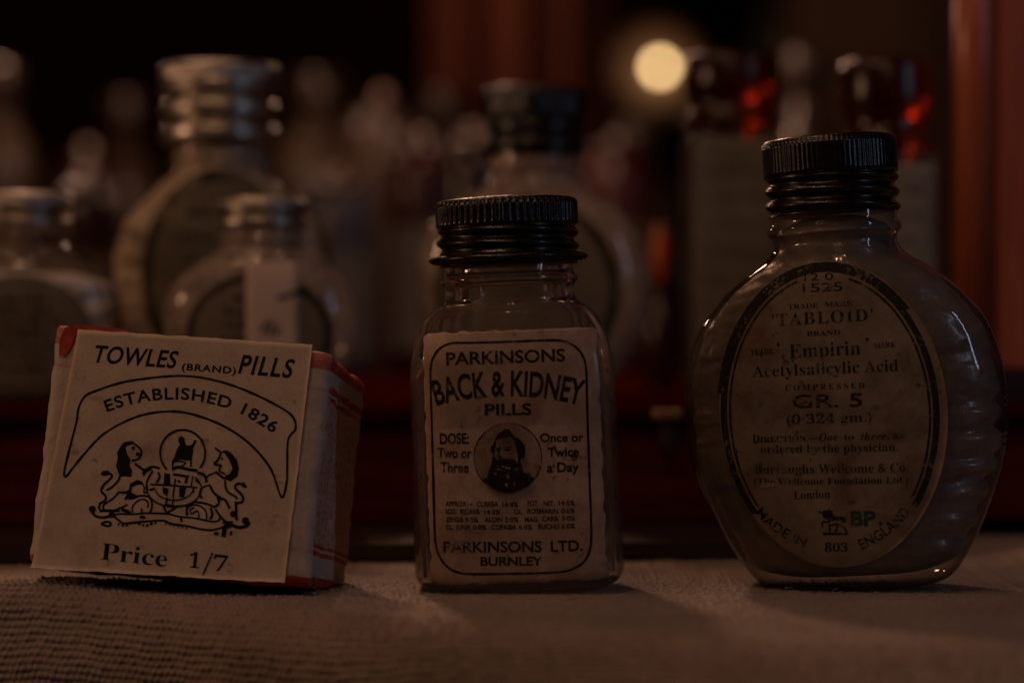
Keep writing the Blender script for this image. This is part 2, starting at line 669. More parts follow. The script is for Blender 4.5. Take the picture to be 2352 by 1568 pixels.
def grid_label(name, outline_x, zlo, zhi, surf, material, parent, nx=48, nz=64, thick=0.09, ragged=0.0):
    """sheet between outline_x(z) -> (x0, x1), following surf(x, z); a thin solid"""
    fr, bk = [], []
    for j in range(nz + 1):
        z = zlo + (zhi - zlo) * j / nz
        x0, x1 = outline_x(z)
        for i in range(nx + 1):
            x = x0 + (x1 - x0) * i / nx
            zz = z
            if ragged and j in (0, nz):
                zz += ragged * noise.noise((x * 0.6, j * 3.1, 2.0))
            xx = x
            if ragged and i in (0, nx):
                xx += ragged * 0.8 * noise.noise((z * 0.7, i * 1.7, 5.0))
            y = surf(xx, zz)
            fr.append((xx, y, zz))
            bk.append((xx, y + thick, zz))
    n = nx + 1
    f = []
    tot = len(fr)
    for j in range(nz):
        for i in range(nx):
            a = j * n + i
            f.append((a, a + 1, a + n + 1, a + n))
            f.append((tot + a, tot + a + n, tot + a + n + 1, tot + a + 1))
    for j in range(nz):
        for i in (0, nx):
            a = j * n + i
            q = (a, a + n, tot + a + n, tot + a)
            f.append(q if i == 0 else q[::-1])
    for i in range(nx):
        for j in (0, nz):
            a = j * n + i
            q = (a, tot + a, tot + a + 1, a + 1)
            f.append(q if j == 0 else q[::-1])
    return mesh_obj(name, fr + bk, f, material, parent, True)


# ================================================================== SETTING
# back wall of dark boards, far out of focus
v, f = [], []
for i in range(14):
    x0 = -1400 + i * 200
    bv, bf = box(x0, x0 + 196, 2400, 2430, -800, 1500)
    f += [tuple(len(v) + k for k in q) for q in bf]
    v += bv
bv, bf = box(-1500, 1500, 2434, 2450, -820, 1520)
f += [tuple(len(v) + k for k in q) for q in bf]
v += bv
structure(mesh_obj('wall', v, f, M_wall, None, False))

# table cloth: coarse woven linen, flat under the bottles, rolling over the table edge towards the camera


def cloth_mat():
    m, nt, b = mat('coarse_linen')
    uv = N(nt, 'ShaderNodeTexCoord').outputs['UV']
    sx = N(nt, 'ShaderNodeSeparateXYZ')
    nt.links.new(uv, sx.inputs[0])
    co = objco(nt)
    n1 = noise_node(nt, co, 45, 5, 0.6)
    n2 = noise_node(nt, co, 700, 4, 0.7)
    base = ramp(nt, n1, [(0.3, (0.22, 0.163, 0.128)), (0.7, (0.325, 0.246, 0.196))])
    col = mixc(nt, 0.45, base, ramp(nt, n2, [(0.3, (0.35, 0.35, 0.35)), (0.68, (1, 1, 1))]), 'MULTIPLY')
    nt.links.new(col, b.inputs['Base Color'])
    setp(b, rough=0.6, spec=0.3, sheen=0.1)
    bump(nt, b, noise_node(nt, co, 2200, 3, 0.7), 0.7, 0.00012)
    return m


def sstep(a, b_, x):
    t = np.clip((x - a) / (b_ - a), 0, 1)
    return t * t * (3 - 2 * t)


def build_cloth():
    us = np.concatenate([np.arange(-420, -112, 4.0), np.arange(-112, -8, 0.24), np.arange(-8, 135, 0.42), np.arange(135, 420, 4.0)])
    vs_ = np.concatenate([np.arange(-95, 0, 0.24), np.arange(0, 75, 0.45), np.arange(75, 900, 12.0)])
    U, V = np.meshgrid(us, vs_)           # V > 0 behind the table edge (flat), V < 0 over the edge; arc length
    # table edge: at the left just in front of the packet, to the right nearer to the camera
    edge = -3.0 - 64.0 * sstep(-78, 62, U) + 3.0 * np.sin(U * 0.06)
    r = 5.0 + 13.0 * sstep(-75, 30, U)
    amax = R_(84) - R_(9) * sstep(-60, 40, U)
    s = np.maximum(0, -V)                     # length past the start of the bend
    ang = np.minimum(amax, s / r)
    over = np.maximum(0, s - r * amax)
    Y = edge + np.maximum(0, V) - (r * np.sin(ang) + over * np.cos(amax))
    Z = -(r * (1 - np.cos(ang)) + over * np.sin(amax))
    # folds
    Z = Z + 2.2 * np.exp(-((U + 82) / 16) ** 2 - ((Y - 2) / 14) ** 2)
    Z = Z + 9.5 * sstep(80, 118, U) * np.exp(-((Y - 44) / 19) ** 2) * (Y < 900)
    Z = Z + 2.0 * np.exp(-((Y - 20 - (U - 75) * 0.5) / 4.5) ** 2) * sstep(86, 100, U) * (1 - sstep(120, 150, U))
    hang = sstep(0, 18, s)
    Y = Y + hang * (2.4 * np.sin((U + 118) * 0.105) * (1 - sstep(-80, -20, U)) + 3.5 * np.sin(U * 0.045 + 1.0 + s * 0.02))
    Z = Z + hang * 1.3 * np.sin(U * 0.08 + 0.6)
    # weave: raised weft bumps in rows
    pv, pu = 1.2, 1.06
    wob = 0.16 * np.sin(U * 0.21 + np.sin(V * 0.3)) + 0.10 * np.sin(U * 0.83 + V * 0.11)
    row = (V + wob) / pv
    ri = np.floor(row)
    fr_ = row - ri
    colu = U / pu + 0.5 * (np.mod(ri, 2)) + 0.13 * np.sin(V * 0.9 + U * 0.05)
    ci = np.floor(colu)
    rnd = np.mod(np.sin(ri * 12.9898 + ci * 78.233) * 43758.5453, 1.0)
    hgt = np.sin(PI * fr_) ** 0.7 * (0.12 + 0.88 * np.sin(PI * (colu - ci)) ** 0.8) * (0.5 + 0.8 * rnd)
    rowrnd = np.mod(np.sin(ri * 91.17) * 1543.11, 1.0)
    amp = 0.55 * (0.75 + 0.5 * rowrnd) * (np.abs(U + 0) < 138)
    # displacement along the sheet normal
    ny, nz = -np.sin(ang), np.cos(ang)
    d = (hgt - 0.5) * amp
    Y = Y + ny * d
    Z = Z + nz * d
    nr, nc = U.shape
    verts = np.stack([U, Y, Z], -1).reshape(-1, 3) * MM
    idx = np.arange(nr * nc).reshape(nr, nc)
    faces = np.stack([idx[:-1, :-1], idx[:-1, 1:], idx[1:, 1:], idx[1:, :-1]], -1).reshape(-1, 4)
    me = bpy.data.meshes.new('tablecloth')
    me.vertices.add(len(verts))
    me.vertices.foreach_set('co', verts.ravel())
    me.loops.add(faces.size)
    me.loops.foreach_set('vertex_index', faces.ravel())
    me.polygons.add(len(faces))
    me.polygons.foreach_set('loop_start', np.arange(0, faces.size, 4))
    me.polygons.foreach_set('loop_total', np.full(len(faces), 4))
    me.update(calc_edges=True)
    me.validate()
    me.polygons.foreach_set('use_smooth', np.ones(len(me.polygons), bool))
    me.materials.append(cloth_mat())
    o = bpy.data.objects.new('tablecloth', me)
    COL.objects.link(o)
    tag(o, 'coarse woven beige linen cloth draped over the table edge under everything', 'tablecloth')
    # lint and broken threads caught on the weave
    v, f = [], []
    rl = random.Random(5)
    for cx, cyy, n in ((50, -4, 9), (18, 4, 7), (-12, -6, 6), (72, 2, 7), (-70, -2, 5), (30, -14, 6), (-30, -4, 5)):
        for _ in range(n):
            x, y, z = cx + rl.uniform(-9, 9), cyy + rl.uniform(-5, 5), rl.uniform(0.15, 0.5)
            a, b_, L, w_ = rl.uniform(0, 2 * PI), rl.uniform(0.1, 0.9), rl.uniform(0.8, 2.6), 0.035
            n0 = len(v)
            for i in range(7):
                t = i / 6
                px_, py_ = x + math.cos(a + t * 1.6) * L * t, y + math.sin(a + t * 1.6) * L * t
                pz = z + b_ * 1.3 * t * (1.2 - t)
                for q in range(3):
                    g = q * 2 * PI / 3
                    v.append((px_ - math.sin(a) * w_ * math.cos(g), py_ + math.cos(a) * w_ * math.cos(g), pz + w_ * math.sin(g)))
            for i in range(6):
                for q in range(3):
                    c0, c1 = n0 + i * 3 + q, n0 + i * 3 + (q + 1) % 3
                    f.append((c0, c1, c1 + 3, c0 + 3))
    lint = mesh_obj('lint', v, f, M_strip, o)
    lint['kind'] = 'stuff'


build_cloth()

# mahogany display plinth the back row stands on
pl, PM = thing('display_plinth', 'long dark red mahogany plinth with brass clasp carrying the back row of bottles', 'plinth', (0, 96, 0.6), yaw=4)
v, f = box(-175, 175, 2.5, 700, 3.0, 23.5)
bevel(mesh_obj('body', v, f, M_mahog, pl, False), 0.8)
v, f = box(-177, 177, 0, 702, 23.7, 27.4)
bevel(mesh_obj('lid', v, f, M_lid, pl, False), 1.2)
v, f = box(-173, 76, -44, 698, 0, 2.9)
mesh_obj('base', v, f, M_base, pl, False)  # dark slab stands in for the shadow at the plinth foot
v, f = box(29.2, 35.0, -1.0, 0.4, 24.4, 26.6)
cl = bevel(mesh_obj('clasp', v, f, M_brass, pl, False), 0.4)
v, f = box(30.8, 33.4, -0.2, 2.3, 18.0, 23.2)
bevel(mesh_obj('hasp', v, f, M_base, cl, False), 0.3)
ZT = 28.0     # plinth top (mm)

# ================================================================== FRONT ROW
# ---------------------------------------------------------------- the square pill bottle in the middle
hb = lambda y: (1358 - y) / PXMM
px = lambda p: p / PXMM
square = [(0, px(196), 9.2, 3.2), (0.5, px(212), 10.3, 3.6), (1.6, px(230), 11.6, 4.2), (3.2, px(237), 12.0, 4.4), (12, px(237), 12.1, 4.6),
          (hb(1000), px(234), 12.1, 4.6), (hb(858), px(231), 12.0, 4.4), (hb(800), px(226), 11.8, 4.0), (hb(768), px(219), 11.5, 3.4), (hb(740), px(207), 11.2, 2.8),
          (hb(718), px(192), 10.9, 2.4), (hb(700), px(170), 10.5, 2.1), (hb(688), px(154), 10.3, 2.0), (hb(668), px(149), px(149), 2.0), (hb(654), px(150), px(150), 2.0),
          (hb(646), px(158), px(158), 2.0), (hb(637), px(159), px(159), 2.0), (hb(628), px(151), px(151), 2.0), (hb(612), px(148), px(148), 2.0), (hb(560), px(147), px(147), 2.0), (hb(500), px(146), px(146), 2.0)]
square = [(a, b_ * 1.013, c, d) for a, b_, c, d in square]
FC = Flask(square, 0.35)
bt, BM = thing('pill_bottle', 'clear square glass pill bottle with black cap and rounded pink label, in the middle', 'bottle',
               ((1197 - 1176) / PXMM, 7.0, 0.1), yaw=-1.5, roll=-2.2)
flask_shell(FC, 'glass_body', M_glass_c, bt, wall=1.5, seg=128)


def cap_mesh(R, z0, z1, knurl_z0, n_ridge, ring=None, thread=((0.2, 0.3),), pitch=1.6, kamp=0.26, tamp=0.42):
    """screw cap: knurled band at the top, helical thread grooves below, optional flared ring at the hem"""
    prof = []
    H = z1 - z0
    for z in np.linspace(z0, knurl_z0 - 0.05, 46):
        r = R - 0.35
        t = (z - z0) / (knurl_z0 - z0)
        if ring:
            rr, zr, hr = ring
            q = (z - zr) / hr
            if abs(q) < 1:
                r = max(r, R - 0.5 + (rr - R + 0.5) * math.sqrt(1 - q * q))
        prof.append((r, z))
    for z in np.linspace(knurl_z0, z1 - 0.9, 10):
        prof.append((R, z))
    for a in np.linspace(0, PI / 2, 6):
        prof.append((R - 0.9 + 0.9 * math.cos(a), z1 - 0.9 + 0.9 * math.sin(a)))
    prof += [(R * 0.93 - 0.4, z1 + 0.02), (R * 0.80, z1 - 0.15), (R * 0.4, z1 - 0.15)]

    def mod(r, z, a):
        if r < R * 0.9:
            return r
        if knurl_z0 <= z <= z1 - 0.35:
            e = min(1, (z - knurl_z0) / 0.35, (z1 - 0.35 - z) / 0.3)
            k = math.cos(a * n_ridge)
            return r + kamp * (abs(k) ** 0.5 * (1 if k > 0 else -1) * 0.5 - 0.3) * max(0, e)
        if z < knurl_z0:
            fade = min(1, max(0, (knurl_z0 - z) / 0.8)) * (1 if not ring else min(1, max(0, (z - ring[1] - ring[2]) / 0.8)))
            ph = (z - z0) / pitch + a / (2 * PI)
            return r + fade * tamp * (math.sin(2 * PI * ph) if tamp < 0.6 else 0.25 - 1.25 * (0.5 + 0.5 * math.cos(2 * PI * (z - z0) / pitch)) ** 2.5)
        return r
    return lathe(prof, max(96, n_ridge * 8), mod)


v, f = cap_mesh(px(166), hb(606), hb(452), hb(514), 62, ring=(px(187), hb(590), 0.72), pitch=2.3)
mesh_obj('screw_cap', v, f, M_cap, bt)

# label
S_c = lambda x, z: FC.front(x, z, 0.14)
PC = Print(BM, -12.25, S_c)
lx0, lz1 = PC.local((968, 766))
lx1, _ = PC.local((1378, 900))
_, lz0 = PC.local((1180, 1338))


def lab_c(z):
    t = (z - lz0) / (lz1 - lz0)
    e = min(1.0, min(t, 1 - t) / 0.02)
    c = 0.9 * (1 - math.sqrt(max(0, 1 - (1 - e) ** 2)))
    return lx0 + c + 0.25 * noise.noise((z * 0.35, 1, 0)), lx1 - c + 0.25 * noise.noise((z * 0.4, 7, 0)) - 0.0


lab = grid_label('paper_label', lab_c, lz0, lz1, S_c, M_label_c, bt, 60, 90, 0.08, 0.35)

z2 = lambda p: (922 + p[0] * .336, 414 + p[1] * .336)
z3 = lambda p: (922 + p[0] * .336, 884 + p[1] * .336)
zp = lambda p: (1053.7 + p[0] * .132, 940.8 + p[1] * .132)
BO = 0.022
PC.tf = lambda p: p
fr = [z2((345, 1112)), z2((470, 1110)), z2((700, 1104)), z2((960, 1094)), z2((1090, 1096)), z2((1180, 1130)), z2((1240, 1200)), z2((1263, 1290)), z2((1268, 1450)),
      z3((1275, 300)), z3((1285, 600)), z3((1296, 900)), z3((1298, 1050)), z3((1285, 1140)), z3((1245, 1210)), z3((1180, 1252)), z3((1100, 1275)), z3((900, 1285)),
      z3((600, 1290)), z3((430, 1288)), z3((330, 1255)), z3((262, 1180)), z3((230, 1080)), z3((222, 900)), z3((214, 600)), z3((206, 300)),
      z2((198, 1450)), z2((196, 1290)), z2((215, 1210)), z2((265, 1145))]
PC.stroke(fr, 5.8, True, True, jitter=0.35)
PC.tf = z2
PC.text('PARKINSONS', [(305, 1262), (1120, 1235)], 84, BO)
PC.text('BACK & KIDNEY', [(238, 1537), (330, 1512), (450, 1490), (560, 1478), (650, 1471), (760, 1470), (870, 1474), (980, 1484), (1090, 1503), (1225, 1534)], 166, 0.026)
PC.tf = z3
PC.text('PILLS', [(570, 206), (890, 201)], 76, 0.026)
for s, a, b_, h in (('DOSE:', (262, 402), (462, 398), 70), ('Two or', (245, 495), (480, 498), 66), ('Three', (265, 595), (460, 597), 68),
                    ('Once or', (948, 388), (1245, 385), 58), ('Twice', (1000, 490), (1215, 485), 62), ('a Day', (995, 595), (1215, 590), 64)):
    PC.text(s, [a, b_], h, 0.028)
for s, x0, x1, y0 in (('APPROX.—', 300, 490, 828), ('CUBEBA', 513, 663, 829), ('14·8%', 690, 798, 832), ('POT', 862, 930, 824), ('NIT.', 972, 1045, 824), ('14·5%', 1075, 1185, 821),
                      ('SOD.', 300, 378, 880), ('BICARB.', 402, 540, 880), ('14·5%', 567, 675, 884), ('OL.', 770, 832, 880), ('ROSMARIN', 860, 1072, 877), ('0·8%', 1092, 1185, 875),
                      ('ZINGIB', 303, 425, 935), ('9·5%', 436, 525, 937), ('ALOIN', 568, 692, 935), ('2·0%', 708, 800, 935), ('MAG.', 842, 940, 934), ('CARB.', 962, 1076, 929), ('3·0%', 1098, 1187, 926),
                      ('OL.', 303, 355, 988), ('JUNIP.', 372, 478, 988), ('0·8%', 490, 580, 988), ('COPAIBA', 615, 785, 986), ('6·0%', 803, 895, 986), ('BUCHU', 935, 1078, 982), ('6·0%', 1094, 1187, 979)):
    PC.text(s, [(x0, y0), (x1, y0 - 1)], 33, 0.022)
PC.text('PARKINSONS', [(285, 1142), (960, 1138)], 72, BO)
PC.text('LTD.', [(1022, 1137), (1240, 1130)], 72, BO)
PC.text('BURNLEY', [(540, 1232), (965, 1230)], 58, 0.028)
# engraved bust in a round halftone field
PC.tf = zp
PC.stroke([(855 + 590 * math.cos(a), 830 + 600 * math.sin(a)) for a in np.linspace(0, 2 * PI, 41)[:-1]], 14, False, True, jitter=1.2)
for k in range(-30, 31):
    c = k * 40
    seg_ = []
    for t in np.arange(-620, 621, 24):
        x, y = 855 + c * 0.707 + t * 0.707, 830 + c * 0.707 - t * 0.707
        if ((x - 855) / 580) ** 2 + ((y - 830) / 590) ** 2 < 1:
            seg_.append((x, y))
    if len(seg_) > 2:
        for p_, q_ in zip(seg_[:-1], seg_[1:]):
            PC.stroke([p_, (p_[0] * 0.45 + q_[0] * 0.55, p_[1] * 0.45 + q_[1] * 0.55)], 19 if k < 3 else 12, False, jitter=0.4)
PC.fill([(640, 500), (680, 420), (790, 330), (880, 335), (940, 430), (1080, 520), (1150, 620), (1165, 700), (1140, 830), (1060, 860), (1020, 760), (1000, 640), (960, 540),
         (900, 470), (820, 480), (720, 500), (660, 520), (645, 640), (625, 760), (600, 780), (545, 690), (560, 640), (600, 600)], False)
PC.fill([(600, 770), (640, 830), (700, 880), (740, 915), (860, 930), (980, 900), (1060, 860), (1110, 980), (1130, 1080), (1320, 1180), (1230, 1290), (1050, 1395), (860, 1428), (700, 1405),
         (560, 1330), (420, 1210), (500, 1170), (530, 1050), (570, 930)], False)
PC.blob((845, 690), 62, 24)
PC.stroke([(775, 655), (850, 640), (930, 660)], 20)
PC.blob((692, 695), 40, 22)
PC.stroke([(650, 665), (690, 655), (735, 668)], 18)
PC.fill([(690, 830), (735, 780), (760, 835), (830, 845), (800, 880), (720, 880)], False)
PC.fill([(690, 860), (780, 838), (860, 850), (950, 850), (1010, 880), (1000, 940), (700, 945)], False)
PC.stroke([(1060, 780), (1055, 900)], 50)
PC.stroke([(720, 640), (700, 760), (690, 830)], 26)
PC.fill([(800, 1275), (865, 1275), (830, 1345)], False, 1)
for c in ((770, 980), (830, 1000), (880, 1010), (640, 1110)):
    PC.blob(c, 26, 14, 1)
PC.build('printing', [M_ink_c, M_ink_pale], lab)


def tape(parent, fl, zlo, zhi, off, name, ext):
    v, f = [], []
    nz, na = 8, 60
    for j in range(nz + 1):
        z = zlo + (zhi - zlo) * j / nz
        hw, hd, n = fl.at(z)
        for k in range(na + 1):
            a = PI + R_(-14) + (PI + R_(28)) * k / na
            x, y = (hw + off) * spow(math.cos(a), 2 / n), (hd + off) * spow(math.sin(a), 2 / n)
            if k < 3:
                x -= ext * (3 - k) / 3
            v.append((x, y, z + 0.12 * math.sin(k * 0.4 + zlo)))
    m_ = na + 1
    for j in range(nz):
        for k in range(na):
            a = j * m_ + k
            f.append((a, a + 1, a + m_ + 1, a + m_))
    return mesh_obj(name, v, f, M_tape, parent)


tape(bt, FC, hb(974), hb(816), 0.24, 'clear_tape', 0.5)
tape(bt, FC, hb(1330), hb(1152), 0.24, 'clear_tape', 0.3)

# ---------------------------------------------------------------- flasks


def hf(y):
    return (1346 - y) / PXMM


def round_flask(sx=1.0, sz=1.0, sd=1.0, neck=1.0):
    q = [(1346, 180, 9.0, 2.6), (1340, 200, 10.0, 2.7), (1326, 222, 11.2, 2.8), (1290, 250, 12.2, 2.8), (1240, 280, 12.8, 2.8), (1180, 308, 13.0, 2.8), (1120, 334, 13.0, 2.8), (1050, 357, 13.0, 2.8),
         (990, 365, 13.0, 2.8), (930, 366, 13.0, 2.8), (860, 361, 13.0, 2.8), (786, 345, 12.9, 2.8), (730, 322, 12.7, 2.7), (690, 293, 12.4, 2.6), (655, 262, 12.0, 2.5), (625, 226, 11.6, 2.3), (600, 192, 11.1, 2.15),
         (580, 165, 10.7, 2.0), (560, 148, 10.4, 2.0), (545, 143, 10.2, 2.0), (530, 146, 10.4, 2.0), (520, 155, 11.05, 2.0), (508, 156, 11.1, 2.0), (498, 148, 10.5, 2.0), (470, 146, 10.4, 2.0), (400, 144, 10.2, 2.0)]
    out = []
    for y, hw, hd, n in q:
        t = 1 if y < 585 else 0
        kx = neck if y < 570 else (sx + (neck - sx) * max(0, min(1, (655 - y) / 85)))
        kd = neck if y < 570 else (sd + (neck - sd) * max(0, min(1, (655 - y) / 85)))
        out.append((hf(y) * sz, px(hw) * kx, hd * kd, n))
    return out


def oval_label(parent, fl, cx, cz, rx, rz, off, material, nx=40, nz=56):
    surf = lambda x, z: fl.front(x, z, off)

    def xr(z):
        t = max(0.0, 1 - ((z - cz) / rz) ** 2)
        return cx - rx * math.sqrt(t) - 0.02, cx + rx * math.sqrt(t) + 0.02
    zlo, zhi = cz - rz, cz + rz
    # cosine spacing in z keeps the ends of the oval round
    fr, f = [], []
    rows = []
    for j in range(nz + 1):
        z = cz - rz * math.cos(PI * j / nz)
        x0, x1 = xr(z)
        rows.append([(x0 + (x1 - x0) * i / nx, z) for i in range(nx + 1)])
    n = nx + 1
    vv = [(x, surf(x, z), z) for r in rows for x, z in r] + [(x, surf(x, z) + 0.08, z) for r in rows for x, z in r]
    tot = n * (nz + 1)
    for j in range(nz):
        for i in range(nx):
            a = j * n + i
            f.append((a, a + 1, a + n + 1, a + n))
            f.append((tot + a, tot + a + n, tot + a + n + 1, tot + a + 1))
        for i in (0, nx):
            a = j * n + i
            f.append((a, a + n, tot + a + n, tot + a))
    return mesh_obj('oval_label', vv, f, material, parent)


# front right flask
FR = Flask(round_flask(1.028, 1.006, 1.0, 1.012), 0.3)
ft, FM = thing('round_flask', 'round flat flask with black cap and speckled oval label, right end of front row', 'bottle',
               ((1966 - 1176) / PXMM * 1.027, 10.0, 0.25), yaw=-9, roll=-3.5)


def ribs(x, y, z, a, hw):
    # moulded ribs along the narrow sides
    side = max(0.0, abs(math.cos(a)) - 0.90) / 0.10
    if 10 < z < 46:
        k = 1 + (side if x > 0 else 0.15 * side) * 0.0042 * math.sin(z * 2 * PI / 1.15 + 0.8 * math.sin(z)) * (0.5 + 0.5 * math.sin(z * 0.9)) * min(1, (z - 10) / 3, (46 - z) / 3)
        return x * k, y
    return x, y


flask_shell(FR, 'glass_body', M_glass_t, ft, None, 144, ribs)
v, f = cap_mesh(px(157.5), hf(483) * 1.012, hf(306) * 1.012, hf(392) * 1.012, 84, None, pitch=2.5, kamp=0.08)
mesh_obj('screw_cap', v, f, M_cap, ft)

OFF = 0.14
S_o = lambda x, z: FR.front(x, z, OFF)
PO = Print(FM, -12.6, S_o)
c0 = PO.local((1912, 950))
rx_ = (PO.local((2176, 950))[0] - PO.local((1649, 950))[0]) / 2
rz_ = (PO.local((1912, 597))[1] - PO.local((1912, 1304))[1]) / 2
ol = oval_label(ft, FR, c0[0], c0[1], rx_, rz_, OFF, M_label_o)


def ell(a0, a1, rx, ry, n=60, cx=1906, cy=950, rot=R_(-3)):
    out = []
    for a in np.linspace(a0, a1, n):
        x, y = rx * math.cos(a), ry * math.sin(a)
        out.append((cx + x * math.cos(rot) - y * math.sin(rot), cy + x * math.sin(rot) + y * math.cos(rot)))
    return out


PO.stroke(ell(R_(139), R_(402), 245, 334), 15, False)
PO.stroke(ell(R_(190), R_(318), 254, 343), 14, False, jitter=0.2)  # extra arc: recess shading along the label's upper rim, drawn as ink
PO.stroke(ell(R_(140), R_(255), 230, 318), 5, False, jitter=0.5)
PO.stroke(ell(R_(285), R_(401), 230, 318), 5.5, False, jitter=0.3)
z4 = lambda p: (1543 + p[0] * .36, 282 + p[1] * .36)
z5 = lambda p: (1543 + p[0] * .36, 828 + p[1] * .36)
ze = lambda p: (1844 + p[0] * .09, 1147.8 + p[1] * .09)
PO.tf = z4
PO.text('12 0', [(845, 1008), (1030, 1000)], 46, 0.0)
PO.text('1525', [(835, 1082), (1090, 1070)], 56, 0.005)
PO.text(serif('TRADE'), [(740, 1188), (935, 1180)], 32, 0.0)
PO.text(serif('MARK'), [(975, 1174), (1160, 1165)], 32, 0.0)
PO.text('‘' + serif('TABLOID') + '’', [(640, 1296), (1285, 1262)], 78, -0.004, spacing=1.15)
PO.text(serif('BRAND'), [(862, 1362), (1075, 1350)], 32, 0.0)
PO.text(serif('TRADE'), [(500, 1483), (650, 1474)], 35, 0.0)
PO.text('‘', [(672, 1470), (692, 1469)], 70, 0.01)
PO.text(serif('Empirin'), [(752, 1500), (1205, 1476)], 88, -0.006)
PO.text('’', [(1238, 1440), (1258, 1439)], 70, 0.01)
PO.text(serif('MARK'), [(1290, 1439), (1430, 1430)], 35, 0.0)
PO.tf = z5
PO.text(serif('Acetylsalicylic Acid'), [(515, 106), (1445, 65)], 76, -0.006)
PO.text(serif('COMPRESSED'), [(725, 190), (1230, 174)], 36, -0.004, spacing=1.5)
PO.text('GR. 5', [(770, 302), (1215, 290)], 84, 0.008)
PO.text(serif('(0·324 gm.)'), [(735, 405), (1275, 385)], 60, -0.006)
PO.text(serif('D'), [(515, 523), (560, 521)], 52, 0)
PO.text(serif('IRECTION.') + '—', [(564, 521), (930, 508)], 36, 0)
PO.text(serif_it('One'), [(942, 512), (1058, 506)], 46, -0.004)
PO.text(serif('to'), [(1100, 505), (1162, 502)], 42, -0.006)
PO.text(serif_it('three') + ',', [(1205, 505), (1385, 498)], 46, 0)
PO.text(serif('as'), [(1410, 498), (1478, 496)], 46, -0.004)
PO.text(serif('ordered by the physician.'), [(568, 590), (1440, 574)], 52, -0.006)
PO.stroke([(480, 635), (1510, 618)], 5, False)
PO.text(serif('Burroughs Wellcome & Co.'), [(525, 722), (1505, 707)], 58, -0.008)
PO.text(serif('(The Wellcome Foundation Ltd.)'), [(525, 792), (1505, 779)], 42, -0.006)
PO.text(serif('London'), [(780, 882), (1010, 875)], 56, -0.006)
PO.text('MADE IN', [(530, 972), (600, 1050), (690, 1113), (770, 1157), (845, 1188)], 62, 0.004)
PO.text('ENGLAND', [(1212, 1203), (1300, 1158), (1380, 1107), (1455, 1045), (1522, 965)], 66, 0.004)
PO.stroke([(560, 800), (600, 795), (655, 790)], 30, True, jitter=0.4, mi=2)
PO.tf = ze
PO.text(serif('803'), [(560, 1310), (1145, 1300)], 220, 0)
PO.text('BP', [(1225, 640), (1860, 628)], 355, 0.03, mi=1)
PO.blob((1985, 590), 42, 60, 1)
PO.stroke([(395, 280), (520, 330)], 36, False)
PO.fill([(510, 300), (560, 255), (750, 270), (760, 340), (830, 400), (980, 410), (1090, 440), (1115, 540), (1020, 560), (960, 500), (700, 520), (620, 480), (520, 420)])
PO.stroke([(700, 500), (620, 560), (540, 530), (490, 590), (500, 680)], 42)
PO.stroke([(680, 590), (690, 830)], 46, False)
PO.stroke([(720, 630), (900, 600), (1020, 660), (1090, 740), (1130, 840)], 46)
PO.stroke([(900, 600), (870, 700), (820, 820)], 36)
PO.stroke([(520, 850), (1140, 850)], 60, False)
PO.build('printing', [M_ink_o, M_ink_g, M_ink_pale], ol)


def wad(fl, Mx, name, label, cat, zlo, zhi, inset, material, amp, freq, seed, group=None, zf=1.5, rip=0.0):
    rr = []
    for r in fl.rings(120, inset, zlo, zhi):
        z = r[0][2]
        e = min(1.0, (z - zlo + 0.6) / 3, (zhi - z + 0.4) / 4)
        e = max(0.12, math.sqrt(max(0, 1 - (1 - e) ** 2)))
        q = []
        for x, y, z_ in r:
            n = noise.fractal((x * freq + seed, y * freq, z_ * freq * zf), 0.9, 2.1, 3)
            k = e * (1 + amp * (n - 0.35) + (rip * math.sin(z_ * 2 * PI / 4.4 + 1.5 * n) * max(0, x / 25) * min(1, max(0, (34 - z_) / 6)) if rip else 0))
            q.append((x * min(k, 1.0), y * min(k, 1.0), z_))
        rr.append(q)
    v, f = loft(rr)
    o = mesh_obj(name, v, f, material, None)
    o.matrix_world = Mx
    tag(o, label, cat, group)
    return o


wad(FR, FM, 'cellophane_wad', 'pale crumpled cellophane wad inside the front right round flask', 'wadding', 1.9, 62, 1.1, M_wad, 0.035, 0.08, 3.0, None, 2.6, 0.035)

# ---------------------------------------------------------------- packet leaning back on the left
pk, KM = thing('pill_packet', 'small paper wrapped pill packet with red edges leaning back, left end of the front row', 'packet', (-78.38, -0.84, 4.53), yaw=-7.149, pitch=-9.057, roll=3.873)
S_p = lambda x, z: -0.62 - 0.25 * math.sin(x * 0.09) + 0.16 * noise.noise((x * 0.13, z * 0.16, 4.0)) + 0.06 * noise.noise((x * 0.4, z * 0.35, 1.0)) - 0.5 * max(0, (3 - z) / 3) ** 2 * 0.5
PP = Print(KM, -0.6, S_p)
tl, tr_, br, bl = (PP.local(p) for p in ((180, 757), (717, 791), (653, 1338), (72, 1304)))


def lab_p(z):
    t0 = (z - bl[1]) / (tl[1] - bl[1])
    t1 = (z - br[1]) / (tr_[1] - br[1])
    return bl[0] + (tl[0] - bl[0]) * t0 + 0.12 * noise.noise((z * 0.5, 3, 0)), br[0] + (tr_[0] - br[0]) * t1 + 0.1 * noise.noise((z * 0.5, 9, 0))


